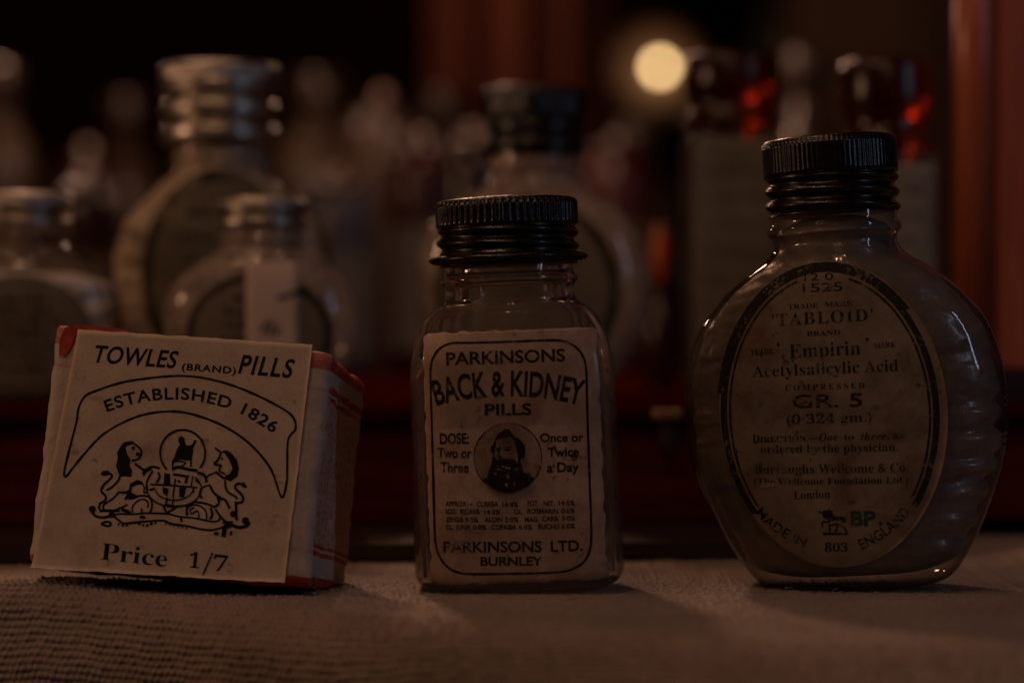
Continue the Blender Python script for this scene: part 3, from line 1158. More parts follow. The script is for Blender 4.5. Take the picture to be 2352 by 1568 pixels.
def packet_label():
    nx, nz = 60, 50
    fr, f = [], []
    for j in range(nz + 1):
        for i in range(nx + 1):
            s, t = i / nx, j / nz
            x = (bl[0] * (1 - s) + br[0] * s) * (1 - t) + (tl[0] * (1 - s) + tr_[0] * s) * t
            z = (bl[1] * (1 - s) + br[1] * s) * (1 - t) + (tl[1] * (1 - s) + tr_[1] * s) * t
            if i in (0, nx):
                x += 0.22 * noise.noise((z * 0.5, 3.0 + i, 0))
            if j in (0, nz):
                z += 0.22 * noise.noise((x * 0.4, 5.0 + j, 0))
            fr.append((x, S_p(x, z), z))
    n = nx + 1
    tot = len(fr)
    v = fr + [(x, y + 0.28, z) for x, y, z in fr]
    for j in range(nz):
        for i in range(nx):
            a = j * n + i
            f.append((a, a + 1, a + n + 1, a + n))
            f.append((tot + a, tot + a + n, tot + a + n + 1, tot + a + 1))
        for i in (0, nx):
            a = j * n + i
            f.append((a, a + n, tot + a + n, tot + a))
    for i in range(nx):
        for j in (0, nz):
            a = j * n + i
            f.append((a, a + 1, tot + a + 1, tot + a))
    return mesh_obj('card_label', v, f, M_label_p, pk)


pl_ = packet_label()
z1 = lambda p: (37.6 + p[0] * .42, 715 + p[1] * .42)
zc = lambda p: (178.75 + p[0] * .18, 969 + p[1] * .18)
PP.tf = z1
PP.text('TOWLES', [(412, 276), (868, 310)], 92, 0.02, 0.22, spacing=1.06)
PP.text('(BRAND)', [(905, 320), (1200, 341)], 36, 0.025, 0.06, spacing=1.15)
PP.text('PILLS', [(1212, 336), (1500, 362)], 100, 0.022, 0.2, spacing=1.15)
PP.stroke([(272, 902), (264, 868), (300, 720), (330, 600), (342, 525), (378, 463), (450, 430), (600, 385), (800, 358), (950, 355), (1100, 380), (1250, 430), (1400, 500), (1505, 568), (1526, 640),
           (1486, 700), (1480, 850), (1478, 930), (1450, 1016), (1395, 868), (1300, 745), (1180, 652), (1050, 590), (900, 550), (750, 555), (620, 592), (480, 670), (385, 765), (310, 855)], 13, True, True, jitter=0.4)
PP.text('ESTABLISHED 1826', [(498, 549), (600, 514), (700, 493), (800, 483), (900, 481), (1000, 491), (1100, 513), (1200, 545), (1300, 597), (1405, 664)], 62, 0.022, spacing=1.12)
PP.text(serif('Price'), [(463, 1354), (822, 1397)], 92, -0.006)
PP.text(serif('1'), [(945, 1398), (1000, 1404)], 84, 0.0)
PP.stroke([(1022, 1440), (1075, 1318)], 9, False)
PP.text(serif('7'), [(1075, 1416), (1150, 1424)], 88, 0.0)
# coat of arms: lion, garter shield, seated figure in a ring, unicorn, ribbon
PP.tf = zc
for q in ([(560, 300), (600, 255), (690, 240), (700, 285), (640, 300), (615, 330), (640, 420), (680, 480), (665, 560), (700, 620), (690, 700), (640, 700), (620, 690), (545, 700), (520, 640), (495, 560), (515, 460), (505, 390)],
          [(820, 640), (870, 600), (960, 590), (930, 620), (880, 650), (850, 700)],
          [(290, 660), (330, 625), (390, 615), (430, 660), (380, 680), (330, 690)],
          [(670, 790), (760, 735), (830, 760), (865, 830), (850, 860), (830, 800), (760, 800), (700, 830), (690, 900), (760, 930), (780, 960), (700, 990), (600, 980), (640, 900), (660, 860)],
          [(1330, 180), (1370, 210), (1375, 260), (1390, 300), (1440, 300), (1480, 270), (1490, 225), (1525, 240), (1500, 300), (1470, 350), (1450, 420), (1440, 490), (1400, 490), (1300, 480), (1240, 500), (1215, 600), (1203, 600), (1205, 500), (1240, 440), (1260, 380), (1285, 320), (1310, 290), (1285, 240), (1300, 195)],
          [(1110, 650), (1180, 660), (1190, 800), (1100, 795)], [(1090, 830), (1165, 850), (1150, 950), (1090, 900)], [(1300, 820), (1390, 830), (1360, 960), (1300, 960)],
          [(1830, 380), (1890, 355), (1960, 390), (2030, 480), (2060, 590), (2040, 690), (1950, 755), (1890, 730), (1880, 680), (1940, 660), (1975, 600), (1960, 540), (1920, 460), (1880, 400)],
          [(1760, 920), (1830, 980), (1810, 1060), (1770, 1090), (1740, 1070), (1790, 1030)], [(2060, 790), (2120, 760), (2165, 825), (2120, 840)]):
    PP.fill(q, False)
for q, wd in (([(690, 250), (780, 320), (820, 380), (800, 450), (760, 480), (700, 490), (735, 500)], 22), ([(735, 530), (800, 580), (860, 610), (950, 570), (1050, 590)], 26),
              ([(540, 690), (520, 750), (440, 830), (370, 870)], 24), ([(390, 640), (440, 680), (420, 720), (330, 810), (305, 880), (350, 930), (365, 970), (340, 1010), (290, 1040), (275, 1110)], 26),
              ([(865, 830), (850, 900), (890, 890), (900, 840)], 16), ([(530, 890), (600, 900), (680, 870)], 24), ([(530, 890), (470, 960), (400, 1010), (340, 1050), (330, 1100), (380, 1130), (470, 1120), (560, 1090), (640, 1050)], 20),
              ([(280, 1130), (540, 1130)], 32), ([(560, 1110), (610, 1130), (680, 1160)], 40), ([(190, 1150), (240, 1200), (340, 1215), (440, 1190)], 30),
              ([(470, 1180), (560, 1170), (700, 1175), (900, 1160), (1150, 1170), (1300, 1205), (1500, 1225), (1700, 1265), (1790, 1260), (1820, 1220)], 20),
              ([(450, 1185), (540, 1260), (600, 1290), (750, 1275), (900, 1265), (1090, 1255), (1200, 1295), (1400, 1325), (1600, 1370), (1750, 1370), (1900, 1320)], 22),
              ([(1320, 1210), (1330, 1270)], 26), ([(300, 1300), (370, 1270), (430, 1290), (400, 1325), (310, 1305)], 24),
              ([(1220, 510), (1300, 500), (1380, 520), (1330, 560), (1250, 590)], 16), ([(1470, 350), (1450, 480), (1450, 570)], 20), ([(1205, 605), (1290, 575), (1400, 600), (1530, 620)], 34),
              ([(930, 795), (1230, 810), (1530, 835)], 18), ([(1250, 720), (1220, 960)], 18), ([(1400, 700), (1380, 780)], 30), ([(1470, 690), (1450, 820)], 14), ([(1480, 840), (1480, 900)], 18), ([(1220, 665), (1420, 695)], 26),
              ([(1280, 740), (1310, 770)], 22), ([(1510, 740), (1560, 780)], 26), ([(960, 620), (890, 760), (890, 880)], 22), ([(1030, 640), (1050, 700), (1010, 780)], 24), ([(920, 870), (980, 850)], 26),
              ([(1090, 1070), (1150, 1055), (1230, 1070), (1400, 1060), (1520, 1000)], 20), ([(1100, 1070), (1140, 1150), (1220, 1110), (1260, 1080)], 24), ([(1150, 960), (1130, 1050)], 22), ([(1230, 970), (1210, 1060)], 16),
              ([(710, 1160), (700, 1090), (760, 1010), (850, 985), (905, 1030), (895, 1090)], 16), ([(600, 980), (800, 940), (900, 950), (950, 1010), (950, 1100), (920, 1160)], 20), ([(820, 1100), (820, 1160)], 22),
              ([(1410, 1190), (1400, 1110), (1460, 1060), (1540, 1060), (1620, 1110), (1650, 1190), (1640, 1250)], 16), ([(1490, 1085), (1440, 1120), (1460, 1170), (1520, 1130), (1550, 1180), (1540, 1230)], 16),
              ([(1400, 1050), (1390, 1190)], 20), ([(1500, 1020), (1600, 1030), (1700, 1060), (1760, 1090)], 22), ([(1755, 330), (1830, 390)], 20),
              ([(1830, 390), (1800, 470), (1750, 530), (1790, 550), (1830, 550), (1810, 620), (1880, 660)], 22), ([(1760, 630), (1860, 710), (1920, 710)], 26), ([(1760, 640), (1660, 690), (1630, 770)], 16),
              ([(1530, 640), (1620, 680), (1650, 760)], 30), ([(1570, 850), (1620, 820), (1690, 800)], 16), ([(1690, 810), (1740, 900), (1830, 970), (1890, 1000), (1940, 1100)], 26), ([(1580, 850), (1560, 920), (1590, 970)], 26),
              ([(1880, 740), (1890, 840), (1930, 900), (2000, 940), (2040, 980)], 22), ([(2080, 780), (2030, 790), (2010, 840), (2080, 910), (2110, 970), (2090, 1020), (2000, 1030)], 26), ([(2020, 1030), (2025, 1250)], 30),
              ([(1700, 1090), (1720, 1180), (1690, 1240)], 26), ([(1760, 1110), (1820, 1200), (1900, 1270), (1980, 1270)], 22), ([(1850, 1270), (1950, 1300), (2050, 1340), (2150, 1320), (2190, 1270)], 34),
              ([(1880, 1330), (1860, 1460)], 50), ([(1960, 1390), (1950, 1440)], 24)):
    PP.stroke(q, wd * 1.18)
for c, a, b_ in (((715, 330), 22, 24), ((775, 410), 30, 26), ((190, 1110), 46, 46), ((830, 1212), 40, 22), ((440, 1180), 40, 40), ((1760, 525), 26, 26), ((1845, 465), 13, 13), ((1980, 1170), 36, 40),
                 ((2140, 1255), 46, 46), ((1770, 1420), 36, 22), ((1920, 1310), 50, 40)):
    PP.blob(c, a, b_)
PP.stroke([(1345 + 287 * math.cos(a), 395 + 295 * math.sin(a)) for a in np.linspace(R_(135), R_(400), 40)], 26, False)
PP.stroke([(1235 + 345 * math.cos(a), 850 + 230 * math.sin(a)) for a in np.linspace(R_(-40), R_(190), 40)], 18, False)
PP.stroke([(1235 + 245 * math.cos(a), 830 + 165 * math.sin(a)) for a in np.linspace(R_(0), R_(180), 30)], 15, False)
for k in range(10):
    PP.blob((530 + k * 52, 1300 + 18 * math.sin(k * 1.2)), 13 + 4 * (k % 3), 20)
for k in range(6):
    PP.blob((1130 + k * 52, 1295 + k * 12), 11, 15)
PP.build('printing', [M_ink_p], pl_)


def wrapper():
    """soft paper parcel behind the card: rounded block with crumples; bottom rests on the cloth"""
    W0, W1, H, D = -1.1, 46.0, 40.0, 21.5
    nx, ny, nz = 46, 22, 44
    pts, idx = {}, []
    verts, faces = [], []

    def key(i, j, k):
        if (i, j, k) not in pts:
            s, t, u = i / nx, j / ny, k / nz
            x, y, z = W0 + (W1 - W0) * s, 0.2 + D * t, H * u
            # narrower top like the leaning card, right side folded in
            x += (s - 0.5) * (-1.2 * u)
            # round the edges
            cx, cyy, cz = (W0 + W1) / 2, 0.2 + D / 2, H / 2
            ax, ay, az = abs(x - cx) / ((W1 - W0) / 2), abs(y - cyy) / (D / 2), abs(z - cz) / (H / 2)
            rr = 1.5

            def rnd(p, c, half, others):
                return p
            q = Vector((x - cx, y - cyy, z - cz))
            hx, hy, hz = (W1 - W0) / 2 - rr, D / 2 - rr, H / 2 - rr
            core = Vector((max(-hx, min(hx, q.x)), max(-hy, min(hy, q.y)), max(-hz, min(hz, q.z))))
            d = q - core
            if d.length > 1e-6:
                q = core + d.normalized() * rr
            n = noise.fractal((q.x * 0.16, q.y * 0.2 + 4, q.z * 0.16), 0.8, 2.0, 4)
            n2 = noise.noise((q.x * 0.5, q.y * 0.6, q.z * 0.22 + 9))
            q = q * (1 + 0.016 * n + 0.008 * n2)
            q.x += 0.35 * noise.noise((q.y * 0.8, q.z * 0.5, 3.0)) * (s > 0.5)
            # a crease down the right panel
            if s > 0.98:
                q.x -= 0.7 * math.exp(-((t - 0.35) / 0.12) ** 2) + 0.5 * math.sin(t * 9 + u * 2) * 0.4
            x, y, z = q.x + cx, q.y + cyy, q.z + cz
            x += max(0, s - 0.6) * 4.8 * t
            z -= u * (1.3 * s + 1.8 * t * s)
            if y < 0.3:
                y = 0.1 + 0.25 * n2 * (1 if s > 0.9 else 0.3)
            # soft base settles on the cloth
            wv = KM @ (Vector((x, y, z)) * MM)
            if wv.z < 0.35 * MM:
                wv.z = (0.35 + 0.1 * n2) * MM
                lv = KM.inverted() @ wv / MM
                x, y, z = lv.x, lv.y, lv.z
            pts[(i, j, k)] = len(verts)
            verts.append((x, y, z))
        return pts[(i, j, k)]
    for i in range(nx):
        for k in range(nz):
            faces.append((key(i, 0, k), key(i + 1, 0, k), key(i + 1, 0, k + 1), key(i, 0, k + 1)))
            faces.append((key(i, ny, k), key(i, ny, k + 1), key(i + 1, ny, k + 1), key(i + 1, ny, k)))
    for j in range(ny):
        for k in range(nz):
            faces.append((key(0, j, k), key(0, j, k + 1), key(0, j + 1, k + 1), key(0, j + 1, k)))
            faces.append((key(nx, j, k), key(nx, j + 1, k), key(nx, j + 1, k + 1), key(nx, j, k + 1)))
    for i in range(nx):
        for j in range(ny):
            faces.append((key(i, j, 0), key(i, j + 1, 0), key(i + 1, j + 1, 0), key(i + 1, j, 0)))
            faces.append((key(i, j, nz), key(i + 1, j, nz), key(i + 1, j + 1, nz), key(i, j + 1, nz)))
    # printed wrapper: red ends, red double rules with a scalloped lacy field on the sides
    m, nt, b = mat('printed_wrapper')
    co = objco(nt)
    sp = N(nt, 'ShaderNodeSeparateXYZ')
    nt.links.new(co, sp.inputs[0])
    X, Y, Z = sp.outputs
    wob = math_n(nt, 'MULTIPLY', noise_node(nt, co, 140, 3), 0.0016)
    scal = math_n(nt, 'MULTIPLY', math_n(nt, 'SINE', math_n(nt, 'MULTIPLY', Y, 3000)), 0.0003)
    suv = N(nt, 'ShaderNodeSeparateXYZ')
    nt.links.new(N(nt, 'ShaderNodeTexCoord').outputs['UV'], suv.inputs[0])
    zf = math_n(nt, 'ADD', suv.outputs[1], math_n(nt, 'MULTIPLY', wob, 8.0))
    white, red, pink = (0.58, 0.49, 0.42), (0.40, 0.04, 0.026), (0.48, 0.15, 0.105)
    W = (0, 0, 0)
    Rd = (1, 1, 1)
    bands = ramp(nt, zf, [(0.0, Rd), (0.055, W), (0.145, Rd), (0.165, W), (0.178, Rd), (0.192, W), (0.80, Rd), (0.82, W), (0.832, Rd), (0.862, W), (0.925, Rd)], 'CONSTANT')
    bands_f = ramp(nt, zf, [(0.0, Rd), (0.05, W), (0.150, (0.3,) * 3), (0.168, W), (0.83, (0.25,) * 3), (0.845, W), (0.925, (0.8,) * 3)], 'CONSTANT')
    lace_z = ramp(nt, zf, [(0.0, W), (0.19, Rd), (0.38, (0.3,) * 3), (0.40, Rd), (0.58, (0.3,) * 3), (0.60, Rd), (0.80, W)], 'CONSTANT')
    side = math_n(nt, 'GREATER_THAN', Y, 0.0016)
    vor = N(nt, 'ShaderNodeTexVoronoi', feature='DISTANCE_TO_EDGE')
    mpv = N(nt, 'ShaderNodeMapping')
    mpv.inputs['Scale'].default_value = (1, 1.6, 0.8)
    nt.links.new(co, mpv.inputs[0])
    nt.links.new(mpv.outputs[0], vor.inputs['Vector'])
    vor.inputs['Scale'].default_value = 900
    lace = ramp(nt, vor.outputs['Distance'], [(0.0, (0, 0, 0)), (0.28, (1, 1, 1))])
    lacef = math_n(nt, 'MULTIPLY', math_n(nt, 'MULTIPLY', lace_z, side), math_n(nt, 'MULTIPLY', lace, 0.95))
    f1 = noise_node(nt, co, 220, 5, 0.6)
    base = mixc(nt, f1, tuple(c * 0.75 for c in white), white)
    colr = mixc(nt, lacef, base, pink)
    bandmask = mixc(nt, side, bands_f, bands)
    worn = ramp(nt, noise_node(nt, co, 420, 5, 0.7), [(0.33, (0.25,) * 3), (0.5, (1, 1, 1))])
    colr = mixc(nt, math_n(nt, 'MULTIPLY', bandmask, worn), colr, red)
    nt.links.new(colr, b.inputs['Base Color'])
    setp(b, rough=0.6, spec=0.3)
    bump(nt, b, noise_node(nt, co, 200, 6, 0.65), 0.8, 0.0006)
    o = mesh_obj('wrapper', verts, faces, m, pk)
    uvl = o.data.uv_layers.new(name='UVMap')
    par = {vi: (j / ny, k / nz) for (i, j, k), vi in pts.items()}
    for lp in o.data.loops:
        uvl.data[lp.index].uv = par[lp.vertex_index]
    return o


wrapper()

# red seals folded over the packet's corners
M_seal = simple('red_seal_paper', (0.36, 0.035, 0.022), 0.55, 0, 0, 0.5, 300, 0.0003, 300)
# top left corner piece
q = [(138, 778), (150, 752), (176, 745), (250, 752), (300, 757), (292, 762), (200, 764), (172, 772), (166, 795), (150, 818), (136, 816)]
PS = Print(KM, 0.0, lambda x, z: -0.16)
PS.fill(q, False)
PS.layer = 0
PS.build('corner_seal', [M_seal], pk)

# ================================================================== BACK ROW ON THE PLINTH
F_ = PXMM * CAM_D


def at(pxx, depth):
    return (pxx - 1176) * (depth) / F_


def back_label(parent, Mx, fl, cz, rx, rz, material, inkm, lines=6, seed=1, ring=True):
    lb = oval_label(parent, fl, 0, cz, rx, rz, 0.14, material, 24, 32)
    rnd_ = random.Random(seed)
    v, f = [], []

    def quad(x0, x1, z0, z1):
        n0 = len(v)
        for x, z in ((x0, z0), (x1, z0), (x1, z1), (x0, z1)):
            v.append((x, fl.front(x, z, 0.19), z))
        f.append((n0, n0 + 1, n0 + 2, n0 + 3))
    if ring:
        n = 64
        n0 = len(v)
        for k in range(n):
            a = 2 * PI * k / n
            for s in (0.985, 0.88):
                x, z = rx * s * math.cos(a), cz + rz * s * math.sin(a)
                v.append((x, fl.front(x, z, 0.18), z))
        for k in range(n):
            a, c = n0 + 2 * k, n0 + 2 * ((k + 1) % n)
            f.append((a, c, c + 1, a + 1))
    for i in range(lines):
        z = cz + rz * (0.55 - 1.1 * i / max(1, lines - 1))
        half = rx * 0.6 * math.sqrt(max(0.1, 1 - ((z - cz) / rz) ** 2)) * rnd_.uniform(0.6, 1)
        x = -half
        while x < half:
            wd = rnd_.uniform(0.8, 2.4)
            quad(x, min(half, x + wd), z, z + rnd_.uniform(0.8, 1.5))
            x += wd + 0.6
    mesh_obj('printing', v, f, inkm, lb, False)
    return lb


BACK = 'round flasks in the back row'


def flask_cap(fl, R, zlo, zhi, material, parent, ridge=60, kn=0.6, pitch=2.7, tamp=0.75):
    v, f = cap_mesh(R, zlo, zhi, zlo + (zhi - zlo) * kn, ridge, None, pitch=pitch, kamp=0.16, tamp=tamp)
    return mesh_obj('screw_cap', v, f, material, parent)


# squat flask at the left frame edge
D1 = 489
F1 = Flask(round_flask(0.84, 0.62, 0.9, 0.93), 0.4)
t1, T1 = thing('round_flask', 'squat flask of white cotton wool with dull metal cap, cut by the left frame edge', 'bottle', (at(48, D1 + 12), D1 - CAM_D + 12, ZT - 0.5), yaw=10, roll=0.5, group=BACK)
flask_shell(F1, 'glass_body', M_glass_t, t1, None, 96)
flask_cap(F1, 10.7, hf(495) * 0.62, 45.6, M_alu, t1, 70, 0.74, 3.5, 0.95)
back_label(t1, T1, F1, 14.6, 15.5, 13.2, M_label_b, M_ink_o, 7, 3, False)
wad(F1, T1, 'cotton_wool', 'white cotton wool filling the squat flask at the left frame edge', 'cotton wool', 1.5, 29, 1.0, M_cotton, 0.12, 0.22, 1.0)

# tall flask with metal cap
D2 = 515
F2 = Flask(round_flask(0.985, 0.935, 0.95, 1.09), 0.4)
t2, T2 = thing('round_flask', 'tall broad flask with dull metal cap and dark bordered label, behind the packet', 'bottle', (at(508, D2 + 14), D2 - CAM_D + 14, ZT - 0.4), yaw=6, roll=-0.2, group=BACK)
flask_shell(F2, 'glass_body', M_glass_t, t2, None, 96)
flask_cap(F2, 13.7, 57.9, 76.6, M_alu, t2, 70, 0.82, 5.6, 1.45)
back_label(t2, T2, F2, 28.5, 17.5, 24, M_label_b, M_ink_o, 6, 5)
wad(F2, T2, 'cotton_wool', 'yellowed cotton wool filling the tall metal capped flask', 'cotton wool', 1.5, 61, 1.0, M_cotton_d, 0.10, 0.2, 4.0)

# small flask with paper strip
D3 = 478
F3 = Flask(round_flask(0.795, 0.593, 0.86, 0.83), 0.4)
t3, T3 = thing('round_flask', 'small empty flask with metal cap and white paper strip down its neck, behind the packet', 'bottle', (at(600, D3 + 12), D3 - CAM_D + 12, ZT - 0.5), yaw=3, roll=0.5, group=BACK)
flask_shell(F3, 'glass_body', M_glass_h, t3, None, 96)
flask_cap(F3, 9.8, hf(475) * 0.593, 43.8, M_alu, t3, 60, 0.80, 3.5, 0.95)
back_label(t3, T3, F3, 14.8, 15.5, 13.2, M_label_b, M_ink_o, 6, 8)
sv, sf = [], []
for j in range(25):
    z = 11.5 + 18.6 * j / 24
    for i in range(9):
        x = -2.6 + 10.7 * i / 8 - 0.02 * (z - 20)
        y = min(F3.front(max(-9, min(9, x)), z, 0.5), -9.4) - 0.25
        sv.append((x, y, z))
for j in range(24):
    for i in range(8):
        a = j * 9 + i
        sf.append((a, a + 1, a + 10, a + 9))
so = mesh_obj('paper_strip', sv, sf, M_strip, t3)
so.modifiers.new('solid', 'SOLIDIFY').thickness = 0.15 * MM
iv, if_ = [], []
for x0, z0, x1, z1_, wd in ((3.8, 22.6, 9.0, 24.3, 0.9), (0.6, 15.2, 1.8, 18.0, 0.7), (2.2, 14.6, 3.0, 18.2, 0.6), (3.3, 15.0, 4.6, 16.6, 0.6)):
    n0 = len(iv)
    dx, dz = x1 - x0, z1_ - z0
    L = math.hypot(dx, dz)
    nx_, nz_ = -dz / L * wd / 2, dx / L * wd / 2
    for x, z in ((x0 - nx_, z0 - nz_), (x0 + nx_, z0 + nz_), (x1 + nx_, z1_ + nz_), (x1 - nx_, z1_ - nz_)):
        y = min(F3.front(max(-9, min(9, x)), z, 0.5), -9.4) - 0.42
        iv.append((x, y, z))
    if_.append((n0, n0 + 1, n0 + 2, n0 + 3))
mesh_obj('handwriting', iv, if_, M_ink_o, so, False)

# clear flask with black cap behind the pill bottle
D4 = 520
F4 = Flask(round_flask(1.05, 0.90, 0.98, 1.02), 0.4)
t4, T4 = thing('round_flask', 'large clear flask with black cap and oval label, behind the middle pill bottle', 'bottle', (at(1222, D4 + 14), D4 - CAM_D + 14, ZT - 0.4), yaw=-8, roll=0.8, group=BACK)
flask_shell(F4, 'glass_body', M_glass_h, t4, None, 96)
flask_cap(F4, 12.2, 56.4, 72.0, M_cap, t4, 60, 0.55, 4.2, 0.7)
back_label(t4, T4, F4, 25, 21.5, 21.5, M_label_b, M_ink_o, 5, 11)


def stopper_bottle(label, cx, depth, ztop, wd, st_w, st_h, yaw, seed):
    o, Mx = thing('stoppered_bottle', label, 'bottle', (at(cx, depth + wd / 2), depth - CAM_D + wd / 2, ZT - 0.5), yaw=yaw, group='amber stoppered bottles at the right')
    H = ztop - ZT
    s = [(0, wd / 2 - 1.4, wd / 2 - 1.4, 4), (1, wd / 2 - 0.2, wd / 2 - 0.2, 4.5), (3, wd / 2, wd / 2, 5), (H - 4, wd / 2, wd / 2, 5), (H - 1.4, wd / 2 - 0.5, wd / 2 - 0.5, 4), (H, wd / 2 - 2.2, wd / 2 - 2.2, 3)]
    fl = Flask(s, 0.6)
    flask_shell(fl, 'glass_body', M_glass_b, o, None, 80)
    r = st_w / 2
    prof = [(r * 0.60, H - 5), (r * 0.62, H), (r * 1.08, H + 0.3), (r * 1.10, H + 1.6), (r * 0.90, H + 2.4), (r * 0.88, H + st_h * 0.34), (r * 0.92, H + st_h * 0.42), (r * 0.99, H + st_h * 0.5),
            (r, H + st_h * 0.58), (r, H + st_h * 0.9), (r * 0.95, H + st_h * 0.98), (r * 0.86, H + st_h), (r * 0.3, H + st_h * 0.98)]
    zz = np.array([p[1] for p in prof])
    v, f = lathe(prof, 48)
    st = mesh_obj('stopper', v, f, M_amber, o)
    lb = grid_label('paper_label', lambda z: (-wd * 0.46, wd * 0.46), 4, H - 3.5, lambda x, z: fl.front(x, z, 0.15), M_label_g, o, 20, 30, 0.1)
    rn = random.Random(seed)
    v, f = [], []
    for i in range(7):
        z = H * (0.82 - 0.1 * i)
        x = -wd * 0.36
        while x < wd * 0.3:
            wq = rn.uniform(1, 3.4)
            n0 = len(v)
            for xx, zz_ in ((x, z), (x + wq, z), (x + wq, z + 1.6), (x, z + 1.6)):
                v.append((xx, fl.front(xx, zz_, 0.2), zz_))
            f.append((n0, n0 + 1, n0 + 2, n0 + 3))
            x += wq + 0.9
    mesh_obj('printing', v, f, M_ink_faint, lb, False)
    return o


stopper_bottle('grey labelled bottle with amber glass stopper in front of the glowing lamp', 1680, 540, 92.7, 23.5, 23.2, 17.6, 3, 1)
stopper_bottle('grey labelled bottle with amber glass stopper beside the red box', 2036, 505, 84.0, 24.0, 21.2, 20.6, -5, 2)

# upright red box at the right edge
bx, BXM = thing('upright_box', 'tall polished red wooden box standing upright at the right edge', 'box', (at(2193, 500) + 9.5, 500 - CAM_D, ZT), yaw=0)
Z0 = 0.0
v = []
ft_ = [(0, 0), (52, 3), (50, 30), (-3, 26)]


def prism(pts, z0, z1):
    v = [(x, y, z0) for x, y in pts] + [(x, y, z1) for x, y in pts]
    n = len(pts)
    f = [tuple(range(n))[::-1], tuple(range(n, 2 * n))] + [(i, (i + 1) % n, n + (i + 1) % n, n + i) for i in range(n)]
    return v, f


v, f = prism(ft_, 7.2, 150)
bevel(mesh_obj('case', v, f, M_redbox, bx, False), 0.5)
v, f = lathe([(4.6, 7.2), (4.6, 150)], 40)
bead = mesh_obj('bead_moulding', [(x - 4.5, y + 3.4, z) for x, y, z in v], f, M_redbox, bx)
v, f = prism([(-9.6, -2.0), (52, 1.5), (50, 31), (-9.6, 27)], 0, 7.0)
mesh_obj('base', v, f, M_base, bx, False)

# vial whose orange stopper colour stands for a glint in amber glass
vt, VM = thing('glint_vial', 'dark vial with flame shaped orange glint stopper between the clear flask and stoppered bottle', 'vial', (at(1516, 640), 640 - CAM_D, ZT))
v, f = lathe([(4.6, 0), (5.0, 1), (5.0, 16), (4.0, 22), (2.0, 25), (1.9, 27.5), (2.6, 28.2), (2.6, 29)], 32)
mesh_obj('body', v, f, M_darkjar, vt)
v, f = lathe([(0.8, 29.1), (1.6, 31), (2.4, 35), (2.5, 38), (1.9, 42), (1.0, 44.6), (0.2, 45.6)], 24)
mesh_obj('stopper', v, f, M_vial, vt)

# jars further back
JARS = 'apothecary jars far behind'


def jar(label, cx, depth, htop, rad, body_m, knob_m, knob_r, lab_m=None, shoulder=0.8):
    o, Mx = thing('apothecary_jar', label, 'jar', (at(cx, depth), depth - CAM_D, ZT), group=JARS)
    H = htop - ZT
    hb_ = H - 2 * knob_r - 5
    prof = [(rad * 0.9, 0), (rad, 2), (rad, hb_ * 0.86), (rad * 0.97, hb_ * 0.93), (rad * 0.86, hb_ * 0.985), (rad * 0.80, hb_)]
    v, f = lathe(prof, 48)
    mesh_obj('body', v, f, body_m, o)
    v, f = lathe([(rad * 0.84, hb_ + 0.1), (rad * 0.88, hb_ + 1.2), (rad * 0.84, hb_ + 2.6), (rad * 0.5, hb_ + 3.6), (knob_r * 0.6, hb_ + 5)], 40)
    li = mesh_obj('lid', v, f, M_darkjar, o)
    prof = [(max(0.05, knob_r * math.cos(a)), hb_ + 5 + knob_r + knob_r * math.sin(a)) for a in np.linspace(-PI / 2 * 0.85, PI / 2 * 0.99, 16)]
    v, f = lathe(prof, 32)
    mesh_obj('knob', v, f, knob_m, li)
    if lab_m:
        vv, ff = [], []
        n = 24
        for j in range(2):
            for k in range(n + 1):
                a = PI * 1.5 + R_(-58) + R_(116) * k / n
                vv.append(((rad + 0.3) * math.cos(a), (rad + 0.3) * math.sin(a), hb_ * (0.12 + 0.55 * j)))
        for k in range(n):
            ff.append((k, k + 1, n + 2 + k, n + 1 + k))
        mesh_obj('paper_label', vv, ff, lab_m, o)
    return o


jar('dark jar with pale glint knob at far left, above the squat flask', 200, 1100, 136, 16, M_darkjar, M_glint_knob, 2.6, None)
jar('low brown jar with small pale glint knob beside the squat flask', 186, 760, 98, 13, M_darkjar, M_glint_knob, 1.8, M_label_b)
jar('cream jar with large pink porcelain knob right of the tall flask', 880, 1010, 152, 17, M_creamjar, M_porcelain, 3.4, None, 0.7)
jar('grey blue jar just right of the tall flask', 775, 840, 105, 14, M_bluejar, M_porcelain, 2.2, M_label_g)
jar('red jar with pale glint knob between the tall flask and the clear flask', 968, 860, 120, 13.5, M_redjar, M_glint_knob, 1.9, M_label_g, 0.72)
jar('dark jar whose pale glint knob peeps out left of the clear flask cap', 1082, 850, 121, 12.5, M_darkjar, M_glint_knob, 1.9, None)
jar('red shouldered jar with pale glint knob right of the clear flask cap', 1414, 1000, 131, 17, M_redjar, M_glint_knob, 2.2, M_label_b, 0.72)

M_brown = simple('brown_bottle_glass', (0.050, 0.028, 0.018), 0.32, 0, 0.25, 0.35, 50)
M_brown_pale = simple('dusty_brown_glass', (0.085, 0.056, 0.038), 0.4, 0, 0.2, 0.35, 50)


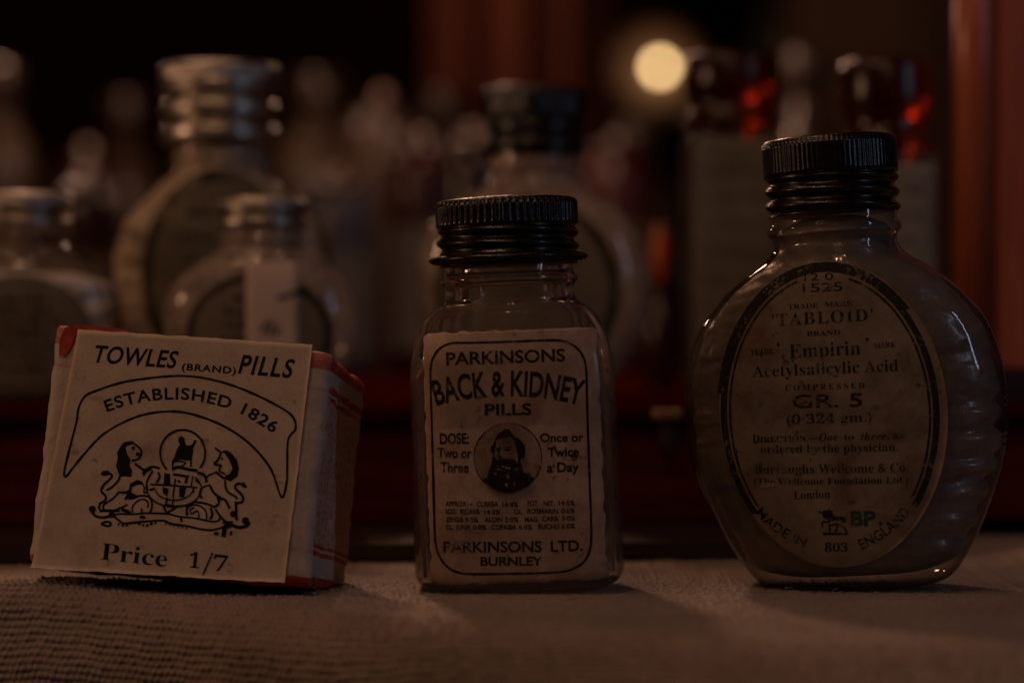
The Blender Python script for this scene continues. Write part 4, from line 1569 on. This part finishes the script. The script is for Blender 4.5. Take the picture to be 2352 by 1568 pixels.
def brown_bottle(label, cx, depth, ytop, rad, m_):
    o, Mx = thing('brown_bottle', label, 'bottle', (at(cx, depth), depth - CAM_D, ZT), group='brown bottles far behind')
    H = CAM_H + (784 - ytop) * depth / F_ - ZT
    v, f = lathe([(rad * 0.9, 0), (rad, 2), (rad, H * 0.62), (rad * 0.92, H * 0.70), (rad * 0.62, H * 0.78), (rad * 0.45, H * 0.83), (rad * 0.43, H * 0.88)], 40)
    mesh_obj('body', v, f, m_, o)
    v, f = lathe([(rad * 0.5, H * 0.883), (rad * 0.56, H * 0.90), (rad * 0.56, H * 0.985), (rad * 0.5, H)], 32)
    mesh_obj('stopper', v, f, M_brown, o)
    vv, ff = [], []
    n = 20
    for j in range(2):
        for k in range(n + 1):
            a = PI * 1.5 + R_(-50) + R_(100) * k / n
            vv.append(((rad + 0.3) * math.cos(a), (rad + 0.3) * math.sin(a), H * (0.2 + 0.32 * j)))
    for k in range(n):
        ff.append((k, k + 1, n + 2 + k, n + 1 + k))
    mesh_obj('paper_label', vv, ff, M_label_b, o)
    return o


brown_bottle('blurred brown bottle cut by the left frame edge', -6, 960, 150, 17, M_brown_pale)
brown_bottle('dark brown bottle just left of the tall metal capped flask', 290, 1240, 225, 20, M_brown)
brown_bottle('broad brown bottle just right of the tall flask cap', 735, 1180, 175, 26, M_brown_pale)
brown_bottle('brown bottle left of the clear flask cap, below the curtain', 1020, 1260, 215, 22, M_brown)
brown_bottle('brown bottle right of the clear flask cap, below the lamp', 1460, 1120, 285, 19, M_brown_pale)
brown_bottle('tall brown bottle between the two amber stoppers', 1850, 900, 120, 15, M_brown)

# red curtain hanging behind
cv, cf = [], []
n = 120
for j in range(2):
    z = -300 + 1300 * j
    for k in range(n + 1):
        t = k / n
        x = -66 + 140 * t
        cv.append((x, 1500 + 34 * math.sin(t * 2 * PI * 3.3 + 0.6) + 9 * math.sin(t * 31), z))
for k in range(n):
    cf.append((k, k + 1, n + 2 + k, n + 1 + k))
cu = mesh_obj('curtain', cv, cf, M_curtain, None)
cu.modifiers.new('solid', 'SOLIDIFY').thickness = 2 * MM
tag(cu, 'dark red folded curtain hanging behind the clear flask', 'curtain')

# dark brown cabinet far behind on the right
cb, _ = thing('cabinet', 'dim brown panelled cabinet far behind the two stoppered bottles', 'cabinet', (400, 1750, -300))
M_cab = wood('brown_oak', (0.040, 0.022, 0.014), (0.085, 0.050, 0.032), 0.6, (9, 9, 0.7), 0.0, 8, 0.2)
v, f = box(-140, 150, 0, 300, 0, 1250)
mesh_obj('carcass', v, f, M_cab, cb, False)
for x0 in (-132, 8):
    v, f = box(x0, x0 + 132, -18, -0.4, 20, 1230)
    d_ = bevel(mesh_obj('door', v, f, M_cab, cb, False), 3)
    v, f = box(x0 + 26, x0 + 106, -24, -18.4, 60, 1190)
    bevel(mesh_obj('panel', v, f, M_cab, d_, False), 5)

# wall lamp
DL = 2640
lx_, lz_ = at(1516, DL), CAM_H + (784 - 155) * DL / F_
wl, _ = thing('wall_lamp', 'small glowing wall lamp with round cream reflector at upper right', 'lamp', (lx_, DL - CAM_D, lz_))


def turn_y(vf):
    v, f = vf
    return [(x, -z, y) for x, y, z in v], f


v, f = turn_y(lathe([(52, -24), (54, -21), (50, -19), (30, -26), (10, -30), (2, -31)][::1], 48))
mesh_obj('reflector', v, f, M_reflector, wl)
prof = [(max(0.05, 6.8 * math.cos(a)), 6.8 * math.sin(a)) for a in np.linspace(-PI / 2 * 0.98, PI / 2 * 0.98, 14)]
v, f = turn_y(lathe(prof, 24))
mesh_obj('bulb', v, f, M_bulb, wl)
v, f = turn_y(lathe([(2.6, -31), (2.6, -6.4), (1, -6.2)], 20))
mesh_obj('bulb_holder', v, f, M_brass, wl)
v, f = turn_y(lathe([(9, -137), (9, -30.5), (2, -30.4)], 24))
mesh_obj('arm', v, f, M_brass, wl)
